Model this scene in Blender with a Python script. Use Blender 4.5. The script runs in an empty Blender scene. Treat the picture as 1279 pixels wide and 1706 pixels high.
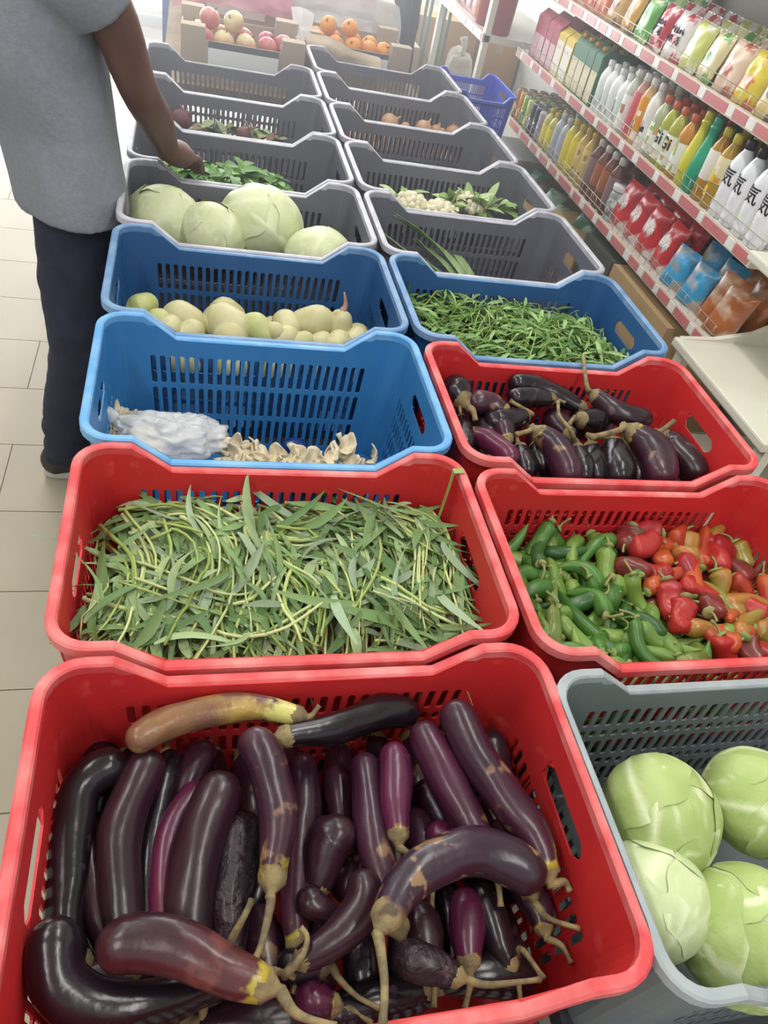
import bpy, bmesh, math, random
from mathutils import Vector, Matrix, noise as mnoise
from math import sin, cos, pi, sqrt, radians as R
random.seed(7)
scene = bpy.context.scene
COL = scene.collection
# ------------------------------------------------------------------ camera
Z0 = 0.90                                   # height of the crate rims above the floor
cam_d = bpy.data.cameras.new('camera'); cam = bpy.data.objects.new('camera', cam_d); COL.objects.link(cam)
_p, _r, _y = 0.7355, 0.2564, 0.3538         # pitch, roll, yaw
_f = Vector((sin(_y)*cos(_p), cos(_y)*cos(_p), -sin(_p)))
_x = Vector((cos(_y), -sin(_y), 0)); _u = _x.cross(_f)
_x2 = cos(_r)*_x + sin(_r)*_u; _u2 = -sin(_r)*_x + cos(_r)*_u
cam.matrix_world = Matrix(((_x2.x,_u2.x,-_f.x,0.1553),(_x2.y,_u2.y,-_f.y,-0.5366),(_x2.z,_u2.z,-_f.z,0.7555+Z0),(0,0,0,1)))
cam_d.sensor_fit = 'VERTICAL'; cam_d.sensor_height = 36; cam_d.sensor_width = 27
cam_d.lens = 1250.9/1706*36
cam_d.clip_start = 0.02; cam_d.clip_end = 60
scene.camera = cam
# ------------------------------------------------------------------ light
scene.view_settings.view_transform = 'Standard'; scene.view_settings.look = 'None'
scene.view_settings.gamma = 1; scene.view_settings.use_curve_mapping = False
scene.view_settings.exposure = -0.72
wd = bpy.data.worlds.new('world'); scene.world = wd; wd.use_nodes = True
bg = wd.node_tree.nodes['Background']; bg.inputs[0].default_value = (0.93, 0.96, 1.0, 1); bg.inputs[1].default_value = 1.5
def area(name, loc, rot, sx, sy, power, col=(1,1,1)):
    l = bpy.data.lights.new(name, 'AREA'); l.shape = 'RECTANGLE'; l.size = sx; l.size_y = sy; l.energy = power; l.color = col
    o = bpy.data.objects.new(name, l); COL.objects.link(o); o.location = loc; o.rotation_euler = rot
    return o
area('shopfront_daylight', (-0.3, 6.6, 1.6), (R(-90), 0, 0), 4.6, 2.4, 650, (0.95, 0.97, 1.0))
sn = bpy.data.lights.new('sun', 'SUN'); sn.energy = 5.0; sn.angle = R(1.0); sn.color = (1.0, 0.97, 0.92)
sun = bpy.data.objects.new('sun', sn); COL.objects.link(sun); sun.rotation_euler = Vector((0.18, -0.62, -0.75)).to_track_quat('-Z', 'Y').to_euler()
# ------------------------------------------------------------------ helpers
def lin(h):
    h = h.lstrip('#'); out = []
    for i in (0, 2, 4):
        v = int(h[i:i+2], 16)/255
        out.append(v/12.92 if v <= 0.04045 else ((v+0.055)/1.055)**2.4)
    return tuple(out)+(1.0,)
MATS = {}
def mat(name, col, rough=0.5, col2=None, scale=20.0, lo=0.4, hi=0.6, detail=3.0, bump=0.0, bscale=60.0, metal=0.0, coat=0.0,
        trans=0.0, ior=1.45, alpha=1.0, emit=0.0, attr=None, col3=None, scale3=8.0, lo3=0.6, hi3=0.66, stretch=(1,1,1), spec=0.5, sss=0.0):
    if name in MATS: return MATS[name]
    m = bpy.data.materials.new(name); m.use_nodes = True; nt = m.node_tree; N = nt.nodes; L = nt.links
    b = N['Principled BSDF']
    b.inputs['Roughness'].default_value = rough; b.inputs['Metallic'].default_value = metal
    b.inputs['IOR'].default_value = ior; b.inputs['Specular IOR Level'].default_value = spec
    b.inputs['Coat Weight'].default_value = coat; b.inputs['Coat Roughness'].default_value = 0.15
    b.inputs['Transmission Weight'].default_value = trans; b.inputs['Alpha'].default_value = alpha
    tc = N.new('ShaderNodeTexCoord'); mp = N.new('ShaderNodeMapping'); mp.inputs['Scale'].default_value = stretch
    L.new(tc.outputs['Object'], mp.inputs['Vector'])
    def nz(sc, det):
        n = N.new('ShaderNodeTexNoise'); n.inputs['Scale'].default_value = sc; n.inputs['Detail'].default_value = det
        L.new(mp.outputs[0], n.inputs['Vector']); return n
    def ramp(fac, a, c):
        r = N.new('ShaderNodeMapRange'); r.inputs[1].default_value = a; r.inputs[2].default_value = c
        L.new(fac, r.inputs[0]); return r.outputs[0]
    def mix(fac, a, c):
        x = N.new('ShaderNodeMix'); x.data_type = 'RGBA'
        if isinstance(fac, float): x.inputs[0].default_value = fac
        else: L.new(fac, x.inputs[0])
        for i, v in ((6, a), (7, c)):
            if isinstance(v, tuple): x.inputs[i].default_value = v
            else: L.new(v, x.inputs[i])
        return x.outputs[2]
    base = lin(col)
    if attr:
        at = N.new('ShaderNodeAttribute'); at.attribute_name = attr; base = at.outputs['Color']
    cur = base
    if col2: cur = mix(ramp(nz(scale, detail).outputs['Fac'], lo, hi), cur, lin(col2))
    if col3: cur = mix(ramp(nz(scale3, 5.0).outputs['Fac'], lo3, hi3), cur, lin(col3))
    if isinstance(cur, tuple): b.inputs['Base Color'].default_value = cur
    else: L.new(cur, b.inputs['Base Color'])
    if emit:
        b.inputs['Emission Color'].default_value = lin(col); b.inputs['Emission Strength'].default_value = emit
    if bump:
        bp = N.new('ShaderNodeBump'); bp.inputs['Strength'].default_value = bump; bp.inputs['Distance'].default_value = 0.01
        L.new(nz(bscale, 4.0).outputs['Fac'], bp.inputs['Height']); L.new(bp.outputs[0], b.inputs['Normal'])
    if sss:
        b.inputs['Subsurface Weight'].default_value = sss; b.inputs['Subsurface Radius'].default_value = (0.02, 0.02, 0.01)
    m['b'] = 1; MATS[name] = m
    return m
class MB:                                   # mesh collector
    def __init__(s): s.v = []; s.f = []; s.c = []; s.u = []
    def add(s, vs, fs, col=None, u=None):
        o = len(s.v); s.v += [tuple(v) for v in vs]; s.f += [tuple(i+o for i in f) for f in fs]
        if col is not None: s.c += [col]*len(vs) if not isinstance(col, list) else col
        if u is not None: s.u += u
        return s
    def box(s, x0, y0, z0, x1, y1, z1, col=None):
        return s.add([(x0,y0,z0),(x1,y0,z0),(x1,y1,z0),(x0,y1,z0),(x0,y0,z1),(x1,y0,z1),(x1,y1,z1),(x0,y1,z1)],
                     [(0,3,2,1),(4,5,6,7),(0,1,5,4),(1,2,6,5),(2,3,7,6),(3,0,4,7)], col)
    def tube(s, pts, rad, n=8, cap=True, col=None, flat=1.0):
        vs, fs, us = tube_geo(pts, rad, n, cap, flat); return s.add(vs, fs, col, None)
    def mesh(s, name, smooth=True, mats=()):
        me = bpy.data.meshes.new(name); me.from_pydata(s.v, [], s.f); me.update()
        if smooth: me.polygons.foreach_set('use_smooth', [True]*len(me.polygons))
        if s.c:
            a = me.color_attributes.new('Col', 'FLOAT_COLOR', 'POINT'); a.data.foreach_set('color', [x for c in s.c for x in (tuple(c)+(1.0,))[:4]])
        if s.u:
            a = me.attributes.new('u', 'FLOAT', 'POINT'); a.data.foreach_set('value', s.u)
        for m in mats: me.materials.append(m)
        return me
    def obj(s, name, m, parent=None, smooth=True, loc=None, bevel=0):
        me = s.mesh(name, smooth, [m])
        if bevel:
            bm = bmesh.new(); bm.from_mesh(me)
            bmesh.ops.bevel(bm, geom=bm.edges[:], offset=bevel, segments=2, affect='EDGES', profile=0.6); bm.to_mesh(me); bm.free()
            me.polygons.foreach_set('use_smooth', [False]*len(me.polygons))
        return put(name, me, parent, loc)
def put(name, me, parent=None, loc=None, rot=None, scale=None):
    o = bpy.data.objects.new(name, me); COL.objects.link(o)
    if parent: o.parent = parent
    if loc is not None: o.location = loc
    if rot is not None: o.rotation_euler = rot
    if scale is not None: o.scale = scale
    return o
def tag(o, label, cat, group=None, kind=None):
    o['label'] = label
    if cat: o['category'] = cat
    if group: o['group'] = group
    if kind: o['kind'] = kind
    return o
def thing(name, label, cat, loc=(0,0,0), rot=(0,0,0), group=None):
    return tag(put(name, None, None, loc, rot), label, cat, group)
def struct(o): o['kind'] = 'structure'; return o
def catmull(P, n):
    P = [Vector(p) for p in P]
    if len(P) == 2: return [P[0].lerp(P[1], i/n) for i in range(n+1)]
    Q = [2*P[0]-P[1]]+P+[2*P[-1]-P[-2]]; out = []
    for k in range(n+1):
        t = k/n*(len(P)-1); i = min(int(t), len(P)-2); t -= i
        a, b, c, d = Q[i:i+4]
        out.append(0.5*((2*b)+(c-a)*t+(2*a-5*b+4*c-d)*t*t+(3*b-a-3*c+d)*t**3))
    return out
def tube_geo(pts, rad, n=8, cap=True, flat=1.0, lump=0.0, seed=0.0):
    pts = [Vector(p) for p in pts]; m = len(pts)
    if not hasattr(rad, '__len__'): rad = [rad]*m
    T = []
    for i in range(m):
        t = pts[min(i+1, m-1)]-pts[max(i-1, 0)]; T.append(t.normalized() if t.length > 1e-9 else Vector((0,0,1)))
    ref = Vector((0,0,1)) if abs(T[0].z) < 0.9 else Vector((1,0,0))
    nrm = (ref-T[0]*ref.dot(T[0])).normalized(); vs, fs, us = [], [], []
    for i in range(m):
        if i: nrm = (nrm-T[i]*nrm.dot(T[i])).normalized()
        bi = T[i].cross(nrm)
        for k in range(n):
            a = 2*pi*k/n; d = nrm*cos(a)*flat+bi*sin(a); r = rad[i]
            if lump: r *= 1+lump*mnoise.noise(pts[i]*18+d*0.9+Vector((seed, 0, 0)))
            vs.append(pts[i]+d*r); us.append(i/(m-1))
    for i in range(m-1):
        for k in range(n):
            k2 = (k+1) % n; fs.append((i*n+k, i*n+k2, (i+1)*n+k2, (i+1)*n+k))
    if cap: fs.append(tuple(reversed(range(n)))); fs.append(tuple((m-1)*n+k for k in range(n)))
    return vs, fs, us
def lathe(prof, n=20, sx=1.0, sy=1.0):
    vs, fs = [], []
    for r, z in prof:
        for k in range(n): vs.append((r*cos(2*pi*k/n)*sx, r*sin(2*pi*k/n)*sy, z))
    for i in range(len(prof)-1):
        for k in range(n):
            k2 = (k+1) % n; fs.append((i*n+k, i*n+k2, (i+1)*n+k2, (i+1)*n+k))
    fs.append(tuple(reversed(range(n)))); fs.append(tuple((len(prof)-1)*n+k for k in range(n)))
    return vs, fs
def copy_tree(o, parent=None):
    c = o.copy(); COL.objects.link(c)
    if parent: c.parent = parent
    for ch in list(o.children): copy_tree(ch, c)
    return c
def text_mesh(body, size, name='lettering', depth=0.0006, bold=0.0):
    cu = bpy.data.curves.new(name, 'FONT'); cu.body = body; cu.size = size; cu.align_x = 'CENTER'; cu.align_y = 'CENTER'; cu.extrude = depth; cu.offset = bold; cu.resolution_u = 3
    o = bpy.data.objects.new(name, cu); COL.objects.link(o)
    bpy.context.view_layer.update()
    me = bpy.data.meshes.new_from_object(o.evaluated_get(bpy.context.evaluated_depsgraph_get()))
    bpy.data.objects.remove(o); return me
# ------------------------------------------------------------------ room
M_tile = mat('floor_tile', 'b8ae98', 0.5, 'afa58f', 3.0, 0.35, 0.7)
M_grout = mat('grout', '9a9184', 0.8)
M_wall = mat('wall_paint', 'dcdcd8', 0.8, 'd2d2ce', 2.0)
M_ceil = mat('ceiling_paint', 'e6e5e0', 0.9)
fl = struct(MB().box(-3.6, -2.2, -0.05, 3.2, 7.6, -0.004).obj('floor', M_grout, smooth=False)); 
tl = MB().box(0.0015, 0.0015, -0.004, 0.5985, 0.2985, 0.0).mesh('tile', False, [M_tile])
for j in range(-4, 24):
    for i in range(-3, 5):
        x = -0.37+i*0.6+(0.3 if j % 2 == 0 else 0)-0.3
        y = 0.254-0.3+j*0.302
        if -2.4 < x < 2.0 and (x < 0.3 or x > 1.0 or y > 3.2): put('tile', tl, fl, (x, y, 0), scale=(1, 1.006, 1))
struct(MB().box(2.32, -2.2, 0, 2.42, 7.6, 3.0).obj('wall_right', M_wall, smooth=False))
struct(MB().box(-3.7, -2.2, 0, -3.6, 7.6, 3.0).obj('wall_left', M_wall, smooth=False))
bw = MB(); bw.box(-3.6, 6.9, 0, -2.9, 7.0, 3.0); bw.box(1.5, 6.9, 0, 2.32, 7.0, 3.0); bw.box(-2.9, 6.9, 2.6, 1.5, 7.0, 3.0)
struct(bw.obj('wall_back', M_wall, smooth=False))
wn = struct(put('window_1', None, None, (-0.7, 6.95, 0)))
M_alu = mat('aluminium', 'b9bdc0', 0.35, metal=0.9)
fr = MB()
for x in (-2.2, -1.1, 0.0, 1.1, 2.16): fr.box(x-0.03, -0.04, 0, x+0.03, 0.04, 2.6)
fr.box(-2.2, -0.04, 0, 2.2, 0.04, 0.08); fr.box(-2.2, -0.04, 2.52, 2.2, 0.04, 2.6)
fr.obj('window_frame', M_alu, wn, False)
M_glass = mat('window_glass', 'ffffff', 0.02, trans=1.0, ior=1.02)
for x in (-2.17, -1.07, 0.03, 1.13): MB().box(x, -0.004, 0.08, x+1.03, 0.004, 2.52).obj('pane', M_glass, wn, False)
struct(MB().box(-9, 7.0, -0.06, 9, 16, -0.02).obj('pavement', mat('pavement', 'd8d6d0', 0.8), smooth=False))
struct(MB().box(-3.7, -2.2, 3.0, 2.42, 7.6, 3.1).obj('ceiling', M_ceil, smooth=False))
M_lampbody = mat('lamp_housing', 'e8e8e6', 0.5)
M_tubelight = mat('fluorescent_tube', 'fdfcf6', 0.4, emit=9.0)
for i, (x, y) in enumerate(((-0.9, -0.9), (0.9, -0.9), (-0.9, 0.9), (0.9, 0.9), (-0.9, 2.7), (0.9, 2.7), (-0.9, 4.6), (0.9, 4.6))):
    t = thing('ceiling_light', 'twin tube fluorescent ceiling fitting above the aisle', 'ceiling light', (x, y, 3.0), group='ceiling light fittings out of frame')
    MB().box(-0.1, -0.62, -0.05, 0.1, 0.62, 0).obj('housing', M_lampbody, t, False)
    for s in (-0.05, 0.05): MB().tube([(s, -0.58, -0.068), (s, 0.58, -0.068)], 0.013, 10).obj('tube', M_tubelight, t)
    area('tube_glow', (x, y, 2.915), (0, 0, 0), 0.16, 1.16, 26, (1.0, 0.985, 0.95))
# ------------------------------------------------------------------ crates
CW, CD, CH = 0.60, 0.374, 0.30
def rr(hx, hy, r, k):                       # corner arc points, corner k (0: +x+y, 1: -x+y, 2: -x-y, 3: +x-y)
    sx, sy = ((1,1),(-1,1),(-1,-1),(1,-1))[k]
    return [(sx*(hx-r)+r*cos(k*pi/2+a*pi/12), sy*(hy-r)+r*sin(k*pi/2+a*pi/12)) for a in range(7)]
HX, HY, CR = 0.2905, 0.178, 0.04
def dims(z): t = -z/CH; return HX-0.02*t, HY-0.017*t
PIT = 0.0184
def ztop(x):
    a = abs(x); return -0.045 if a <= 0.165 else (0.0 if a >= 0.222 else -0.045*(1-(a-0.165)/0.057))
def slot_grid(mb, X, Zr, f, hole, chamf=0.0028, wid=0.0102, gap=0.010):
    """cells between column lines X and row lines Zr (top to bottom); hole(i, j) tells which cells carry a slot"""
    for i in range(len(X)-1):
        for j in range(len(Zr)-1):
            x0, x1, z1, z0 = X[i], X[i+1], Zr[j], Zr[j+1]
            if callable(z1): z1a, z1b = z1(x0), z1(x1)
            else: z1a = z1b = z1
            c = [(x0, z0), (x1, z0), (x1, z1b), (x0, z1a)]
            if not hole(i, j): mb.add([f(*p) for p in c], [(0,1,2,3)]); continue
            xm = (x0+x1)/2; w = wid/2; zt, zb, ch = z1a-gap/2, z0+gap/2, chamf
            h = [(xm-w+ch, zb), (xm+w-ch, zb), (xm+w, zb+ch), (xm+w, zt-ch), (xm+w-ch, zt), (xm-w+ch, zt), (xm-w, zt-ch), (xm-w, zb+ch)]
            mb.add([f(*p) for p in c+h], [(0,1,5,4),(1,6,5),(1,2,7,6),(2,8,7),(2,3,9,8),(3,10,9),(3,0,11,10),(0,4,11)])
def solid(mb, name, th, m):
    me = mb.mesh(name, True); bm = bmesh.new(); bm.from_mesh(me); bmesh.ops.remove_doubles(bm, verts=bm.verts[:], dist=0.00005)
    bmesh.ops.recalc_face_normals(bm, faces=bm.faces[:]); bm.to_mesh(me); bm.free()
    o = bpy.data.objects.new(name, me); COL.objects.link(o); md = o.modifiers.new('s', 'SOLIDIFY'); md.thickness = th; md.offset = 0
    bpy.context.view_layer.update()
    out = bpy.data.meshes.new_from_object(o.evaluated_get(bpy.context.evaluated_depsgraph_get())); bpy.data.objects.remove(o)
    out.polygons.foreach_set('use_smooth', [False]*len(out.polygons)); out.name = name; out.materials.clear(); out.materials.append(m)
    return out
def crate_meshes(key, m_wall, m_rim, rows):
    # rows: slot row heights from the top
    Zr = [-0.074]
    for h in rows: Zr.append(Zr[-1]-h)
    res = {}
    Xl = [-(HX-CR)]+[k*PIT for k in range(-13, 14)]+[HX-CR]
    def fl_(x, z):
        hx, hy = dims(z); return (x*(hx-CR)/(HX-CR), hy, z)
    mb = MB(); slot_grid(mb, Xl, [ztop]+Zr+[-CH], fl_, lambda i, j: 1 <= j <= len(rows) and 2 <= i <= 25)
    res['side_wall'] = solid(mb, 'side_wall', 0.003, m_wall)
    Yl = [-(HY-CR)]+[k*PIT for k in range(-7, 8)]+[HY-CR]
    Ze = [0.0, -0.048, -0.079]+[z for z in (-0.105, -0.148, -0.191, -0.234, -0.272)]+[-CH]
    def fe_(y, z):
        hx, hy = dims(z); return (hx, y*(hy-CR)/(HY-CR), z)
    mb = MB(); skip = set(range(5, 11))
    cells = lambda i, j: 3 < j+0 < 8 and j >= 3 and 1 <= i <= 14 and j <= 6
    # grip opening: leave the band between rows 1 and 2 open for the middle columns, with chamfered ends
    Yc = Yl
    for i in range(len(Yc)-1):
        for j in range(len(Ze)-1):
            if j == 1 and i in skip: continue
            slot_grid(mb, Yc[i:i+2], Ze[j:j+2], fe_, lambda a, b, i=i, j=j: 3 <= j <= 6 and 1 <= i <= 14, gap=0.008)
    y0, y1 = Yc[5], Yc[11]; zt, zb, c = -0.048, -0.079, 0.011
    for (a, b, d) in (((y0, zt), (y0+c, zt), (y0, zt-c)), ((y1, zt), (y1, zt-c), (y1-c, zt)), ((y0, zb), (y0, zb+c), (y0+c, zb)), ((y1, zb), (y1-c, zb), (y1, zb+c))):
        mb.add([fe_(*a), fe_(*b), fe_(*d)], [(0,1,2)])
    for k, zs in ((0, 1), (3, -1)):          # the two rounded corners belong to the end wall
        arcs = []
        for z in Ze:
            hx, hy = dims(z); arcs.append([(px, py, z) for px, py in rr(hx, hy, CR, k)])
        for j in range(len(arcs)-1):
            for a in range(6): mb.add([arcs[j][a], arcs[j][a+1], arcs[j+1][a+1], arcs[j+1][a]], [(0,1,2,3)])
    for y in (-0.125, -0.066, 0.066, 0.125): # stiffening ribs outside
        a, b = fe_(y, -0.09), fe_(y, -0.295)
        mb.add([(a[0], a[1]-0.001, a[2]), (a[0]+0.012, a[1]-0.001, a[2]), (b[0]+0.008, b[1]-0.001, b[2]), (b[0], b[1]-0.001, b[2])], [(0,1,2,3)])
    res['end_wall'] = solid(mb, 'end_wall', 0.003, m_wall)
    hx, hy = dims(-CH)
    bm_ = MB(); o = []
    for k in range(4): o += rr(hx, hy, CR, k)
    n = len(o); bm_.add([(x, y, -CH+0.004) for x, y in o]+[(x, y, -CH) for x, y in o], [tuple(range(n)), tuple(reversed(range(n, 2*n)))]+[(i, i+n, (i+1) % n+n, (i+1) % n) for i in range(n)])
    res['base'] = bm_.mesh('base', False, [m_wall])
    path = []
    def seg(xs, y, sgn):
        for x in xs: path.append((x, y, ztop(x)))
    c0, c1, c2, c3 = [rr(HX, HY, CR, k) for k in range(4)]
    path += [(x, y, 0) for x, y in c0]; seg((0.222, 0.165, 0.08, 0, -0.08, -0.165, -0.222), HY, 1)
    path += [(x, y, 0) for x, y in c1]+[(-HX, 0.07, 0), (-HX, 0, 0), (-HX, -0.07, 0)]+[(x, y, 0) for x, y in c2]
    seg((-0.222, -0.165, -0.08, 0, 0.08, 0.165, 0.222), -HY, -1); path += [(x, y, 0) for x, y in c3]+[(HX, -0.07, 0), (HX, 0, 0), (HX, 0.07, 0)]
    prof = [(-0.0025, -0.012), (-0.0025, 0.0), (0.0, 0.0025), (0.0085, 0.0025), (0.0115, 0.0), (0.0115, -0.0135), (0.0085, -0.0135), (0.0085, -0.012)]
    mbr = MB(); n = len(path); q = len(prof)
    for i in range(n):
        a, b = Vector(path[i-1]), Vector(path[(i+1) % n]); t = (b-a); t.z = 0; t.normalize(); nx = Vector((t.y, -t.x, 0))
        mbr.v += [tuple(Vector(path[i])+nx*o_+Vector((0, 0, z))) for o_, z in prof]
    for i in range(n):
        i2 = (i+1) % n
        for k in range(q): mbr.f.append((i*q+k, i2*q+k, i2*q+(k+1) % q, i*q+(k+1) % q))
    res['rim'] = mbr.mesh('rim', False, [m_rim])
    bmr = bmesh.new(); bmr.from_mesh(res['rim']); bmesh.ops.recalc_face_normals(bmr, faces=bmr.faces[:]); bmr.to_mesh(res['rim']); bmr.free()
    return res
M_red = mat('red_plastic', 'cb2f31', 0.42, 'b92a2d', 6.0, 0.35, 0.7, col3='d4534f', scale3=30.0, lo3=0.62, hi3=0.8, bump=0.05, bscale=40)
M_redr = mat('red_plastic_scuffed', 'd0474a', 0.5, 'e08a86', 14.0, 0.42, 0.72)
M_blue = mat('blue_plastic', '3a7fb8', 0.42, '3273aa', 5.0, 0.35, 0.7, bump=0.05, bscale=40)
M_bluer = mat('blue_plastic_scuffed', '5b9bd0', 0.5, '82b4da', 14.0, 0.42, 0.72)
M_navy = mat('dark_blue_plastic', '2f5e94', 0.42, '295487', 5.0, 0.35, 0.7, bump=0.05, bscale=40)
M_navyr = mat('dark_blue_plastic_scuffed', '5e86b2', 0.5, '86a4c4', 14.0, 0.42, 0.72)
M_grey = mat('grey_plastic', '6b6c76', 0.45, '5f606b', 5.0, 0.35, 0.7, bump=0.05, bscale=40)
M_greyr = mat('grey_plastic_scuffed_highlit', 'a6a6b0', 0.45, 'c8c7d0', 14.0, 0.42, 0.72)  # scuffed rim, lightened further to paint in the backlit highlight
M_pale = mat('grey_green_plastic', '6d7778', 0.42, '646e70', 5.0, 0.35, 0.7, bump=0.05, bscale=40)
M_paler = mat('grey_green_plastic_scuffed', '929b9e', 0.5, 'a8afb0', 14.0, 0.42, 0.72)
EQ = (0.07, 0.07, 0.07); UN = (0.048, 0.026, 0.048, 0.026, 0.05)
KIT = {'red': crate_meshes('red', M_red, M_redr, UN), 'blue': crate_meshes('blue', M_blue, M_bluer, EQ), 'navy': crate_meshes('navy', M_navy, M_navyr, EQ),
       'grey': crate_meshes('grey', M_grey, M_greyr, EQ), 'pale': crate_meshes('pale', M_pale, M_paler, UN)}
def crate(kind, x, yb, label, z=Z0, rz=0.0, s=(1, 1, 1)):
    t = thing('vegetable_crate', label, 'crate', (x+CW*s[0]/2, yb-CD*s[1]/2, z-CH), (0, 0, rz), 'plastic vegetable crates in two rows')
    k = KIT[kind]; t.scale = s
    for nm, r in (('side_wall', 0), ('side_wall', pi), ('end_wall', 0), ('end_wall', pi), ('base', 0), ('rim', 0)):
        put(nm, k[nm], t, (0, 0, CH), (0, 0, r))
    return t
LY = [0.0, 0.387, 0.769, 1.148, 1.533, 1.917, 2.296, 2.671]
RY = [-0.062, 0.354, 0.749, 1.14, 1.518, 1.902, 2.277, 2.652]
RX = 0.614
crate('red', 0, LY[0], 'front red plastic crate heaped with long dark eggplants', s=(1.02, 1.06, 1))
crate('red', 0, LY[1], 'red plastic crate filled with long leafy water spinach')
crate('blue', 0, LY[2], 'bright blue crate holding a few oyster mushrooms and a plastic bag')
crate('navy', 0, LY[3], 'blue crate holding pale green round radishes')
crate('grey', 0, LY[4], 'grey crate with pale cabbages beside the customer')
crate('grey', 0, LY[5], 'grey crate of loose green leaves the customer reaches into')
crate('grey', 0, LY[6], 'grey crate with a few leafy beetroots')
crate('grey', 0, LY[7], 'farthest grey crate of the left row, in front of the apple box')
crate('pale', RX-0.006, RY[0]+0.016, 'grey green crate with four big cabbages at lower right')
crate('red', RX, RY[1], 'red plastic crate of green and red peppers')
crate('red', RX, RY[2], 'red plastic crate of small dark eggplants beside the cream shelf')
crate('navy', RX, RY[3], 'blue crate full of thin tangled green leaves')
crate('grey', RX, RY[4], 'grey crate with a few leeks lying in its left end')
crate('grey', RX, RY[5], 'grey crate with cauliflower pieces and leaves')
crate('grey', RX, RY[6], 'empty looking grey crate between the cauliflower and the onions')
crate('grey', RX, RY[7], 'grey crate with several brown onions')
crate('grey', RX-0.0, 3.03, 'farthest grey crate of the right row, in front of the orange box')
M_wood = mat('bench_paint', '3f4044', 0.7, '36373a', 8.0, stretch=(1, 8, 1))
for bx_, by0, by1, lb in ((0.0, -0.42, 2.69, 'low wooden bench under the left row of crates'), (RX, -0.48, 3.05, 'low wooden bench under the right row of crates')):
    bt = thing('display_bench', lb, 'bench', (bx_+0.3, (by0+by1)/2, 0)); hl = (by1-by0)/2
    for i in range(3): MB().box(-0.29+i*0.197, -hl, 0.565, -0.29+i*0.197+0.19, hl, 0.6).obj('plank', M_wood, bt, False)
    for x in (-0.24, 0.24):
        for k in (-0.95, -0.3, 0.3, 0.95): MB().box(x-0.03, k*hl-0.03, 0, x+0.03, k*hl+0.03, 0.565).obj('leg', M_wood, bt, False)
# lettering meshes (made while the scene is still small)
M_ink = mat('black_ink', '1c1c20', 0.5); M_wink = mat('white_ink', 'f0ecea', 0.5); M_fink = mat('brown_ink', '8f7450', 0.8); M_gink = mat('grey_ink', '8f9488', 0.7)
def _t(body, size, m, cyl=None, z=0.0, bold=0.0, xz=False):
    me = text_mesh(body, size, bold=bold); me.materials.clear(); me.materials.append(m)
    if cyl:
        bm = bmesh.new(); bm.from_mesh(me)
        for k in range(-11, 12): bmesh.ops.bisect_plane(bm, geom=bm.verts[:]+bm.edges[:]+bm.faces[:], plane_co=(k*0.004, 0, 0), plane_no=(1, 0, 0))
        bm.to_mesh(me); bm.free()
        for v in me.vertices: a = v.co.x/cyl; q = cyl*1.035+v.co.z; v.co = Vector((-cos(a)*q, -sin(a)*q, z+v.co.y))
    elif xz:
        for v in me.vertices: v.co = Vector((-v.co.z, -v.co.x, v.co.y))
    return me
def _sq(seed, w, h, m, rows):                # illegible brush scribble, as on the bags
    rg = random.Random(seed); mb = MB()
    for r in range(rows):
        for k in range(5):
            y = w*(0.5-(k+0.5)/5); z = h*((r+0.5)/rows-0.5); q = h/rows*0.42
            for s in range(3): mb.tube(catmull([(0, y+rg.uniform(-0.5, 0.5)*w/5, z+rg.uniform(-q, q)) for _ in range(3)], 6), 0.0016, 4)
    return mb.mesh('lettering', True, [m])
TXT = {'qi': _t('気', 0.056, M_ink, 0.034, 0.12, 0.0004), 'G': _t('Gi', 0.055, M_ink, 0.032, 0.085, 0.001), 'scrib': _sq(3, 0.085, 0.06, M_ink, 2), 'scribw': _sq(5, 0.06, 0.035, M_wink, 1),
       'faint': None, '10C': _t('10C', 0.08, M_gink)}
# ------------------------------------------------------------------ eggplants
def egg_mat(code, col, col2, scar, sc3, patch='a8963a', rough=0.3, amount=0.93, lo3=0.66, hi3=0.7, bump=0.12, bscale=45):
    m = mat('eggplant_'+code, col, rough, col2, 9.0, 0.38, 0.66, 4.0, bump, bscale, coat=0.12, col3=scar, scale3=sc3, lo3=lo3, hi3=hi3)
    nt = m.node_tree; N = nt.nodes; L = nt.links; b = N['Principled BSDF']
    src = b.inputs['Base Color'].links[0].from_socket
    at = N.new('ShaderNodeAttribute'); at.attribute_name = 'u'
    tc = N.new('ShaderNodeTexCoord'); n = N.new('ShaderNodeTexNoise'); n.inputs['Scale'].default_value = 55; L.new(tc.outputs['Object'], n.inputs['Vector'])
    ad = N.new('ShaderNodeMath'); ad.operation = 'MULTIPLY_ADD'; ad.inputs[1].default_value = 0.34; L.new(n.outputs['Fac'], ad.inputs[0]); L.new(at.outputs['Fac'], ad.inputs[2])
    mr = N.new('ShaderNodeMapRange'); mr.inputs[1].default_value = amount+0.17; mr.inputs[2].default_value = amount+0.23; L.new(ad.outputs[0], mr.inputs[0])
    mx = N.new('ShaderNodeMix'); mx.data_type = 'RGBA'; mx.inputs[7].default_value = lin(patch); L.new(mr.outputs[0], mx.inputs[0]); L.new(src, mx.inputs[6]); L.new(mx.outputs[2], b.inputs['Base Color'])
    return m
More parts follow.
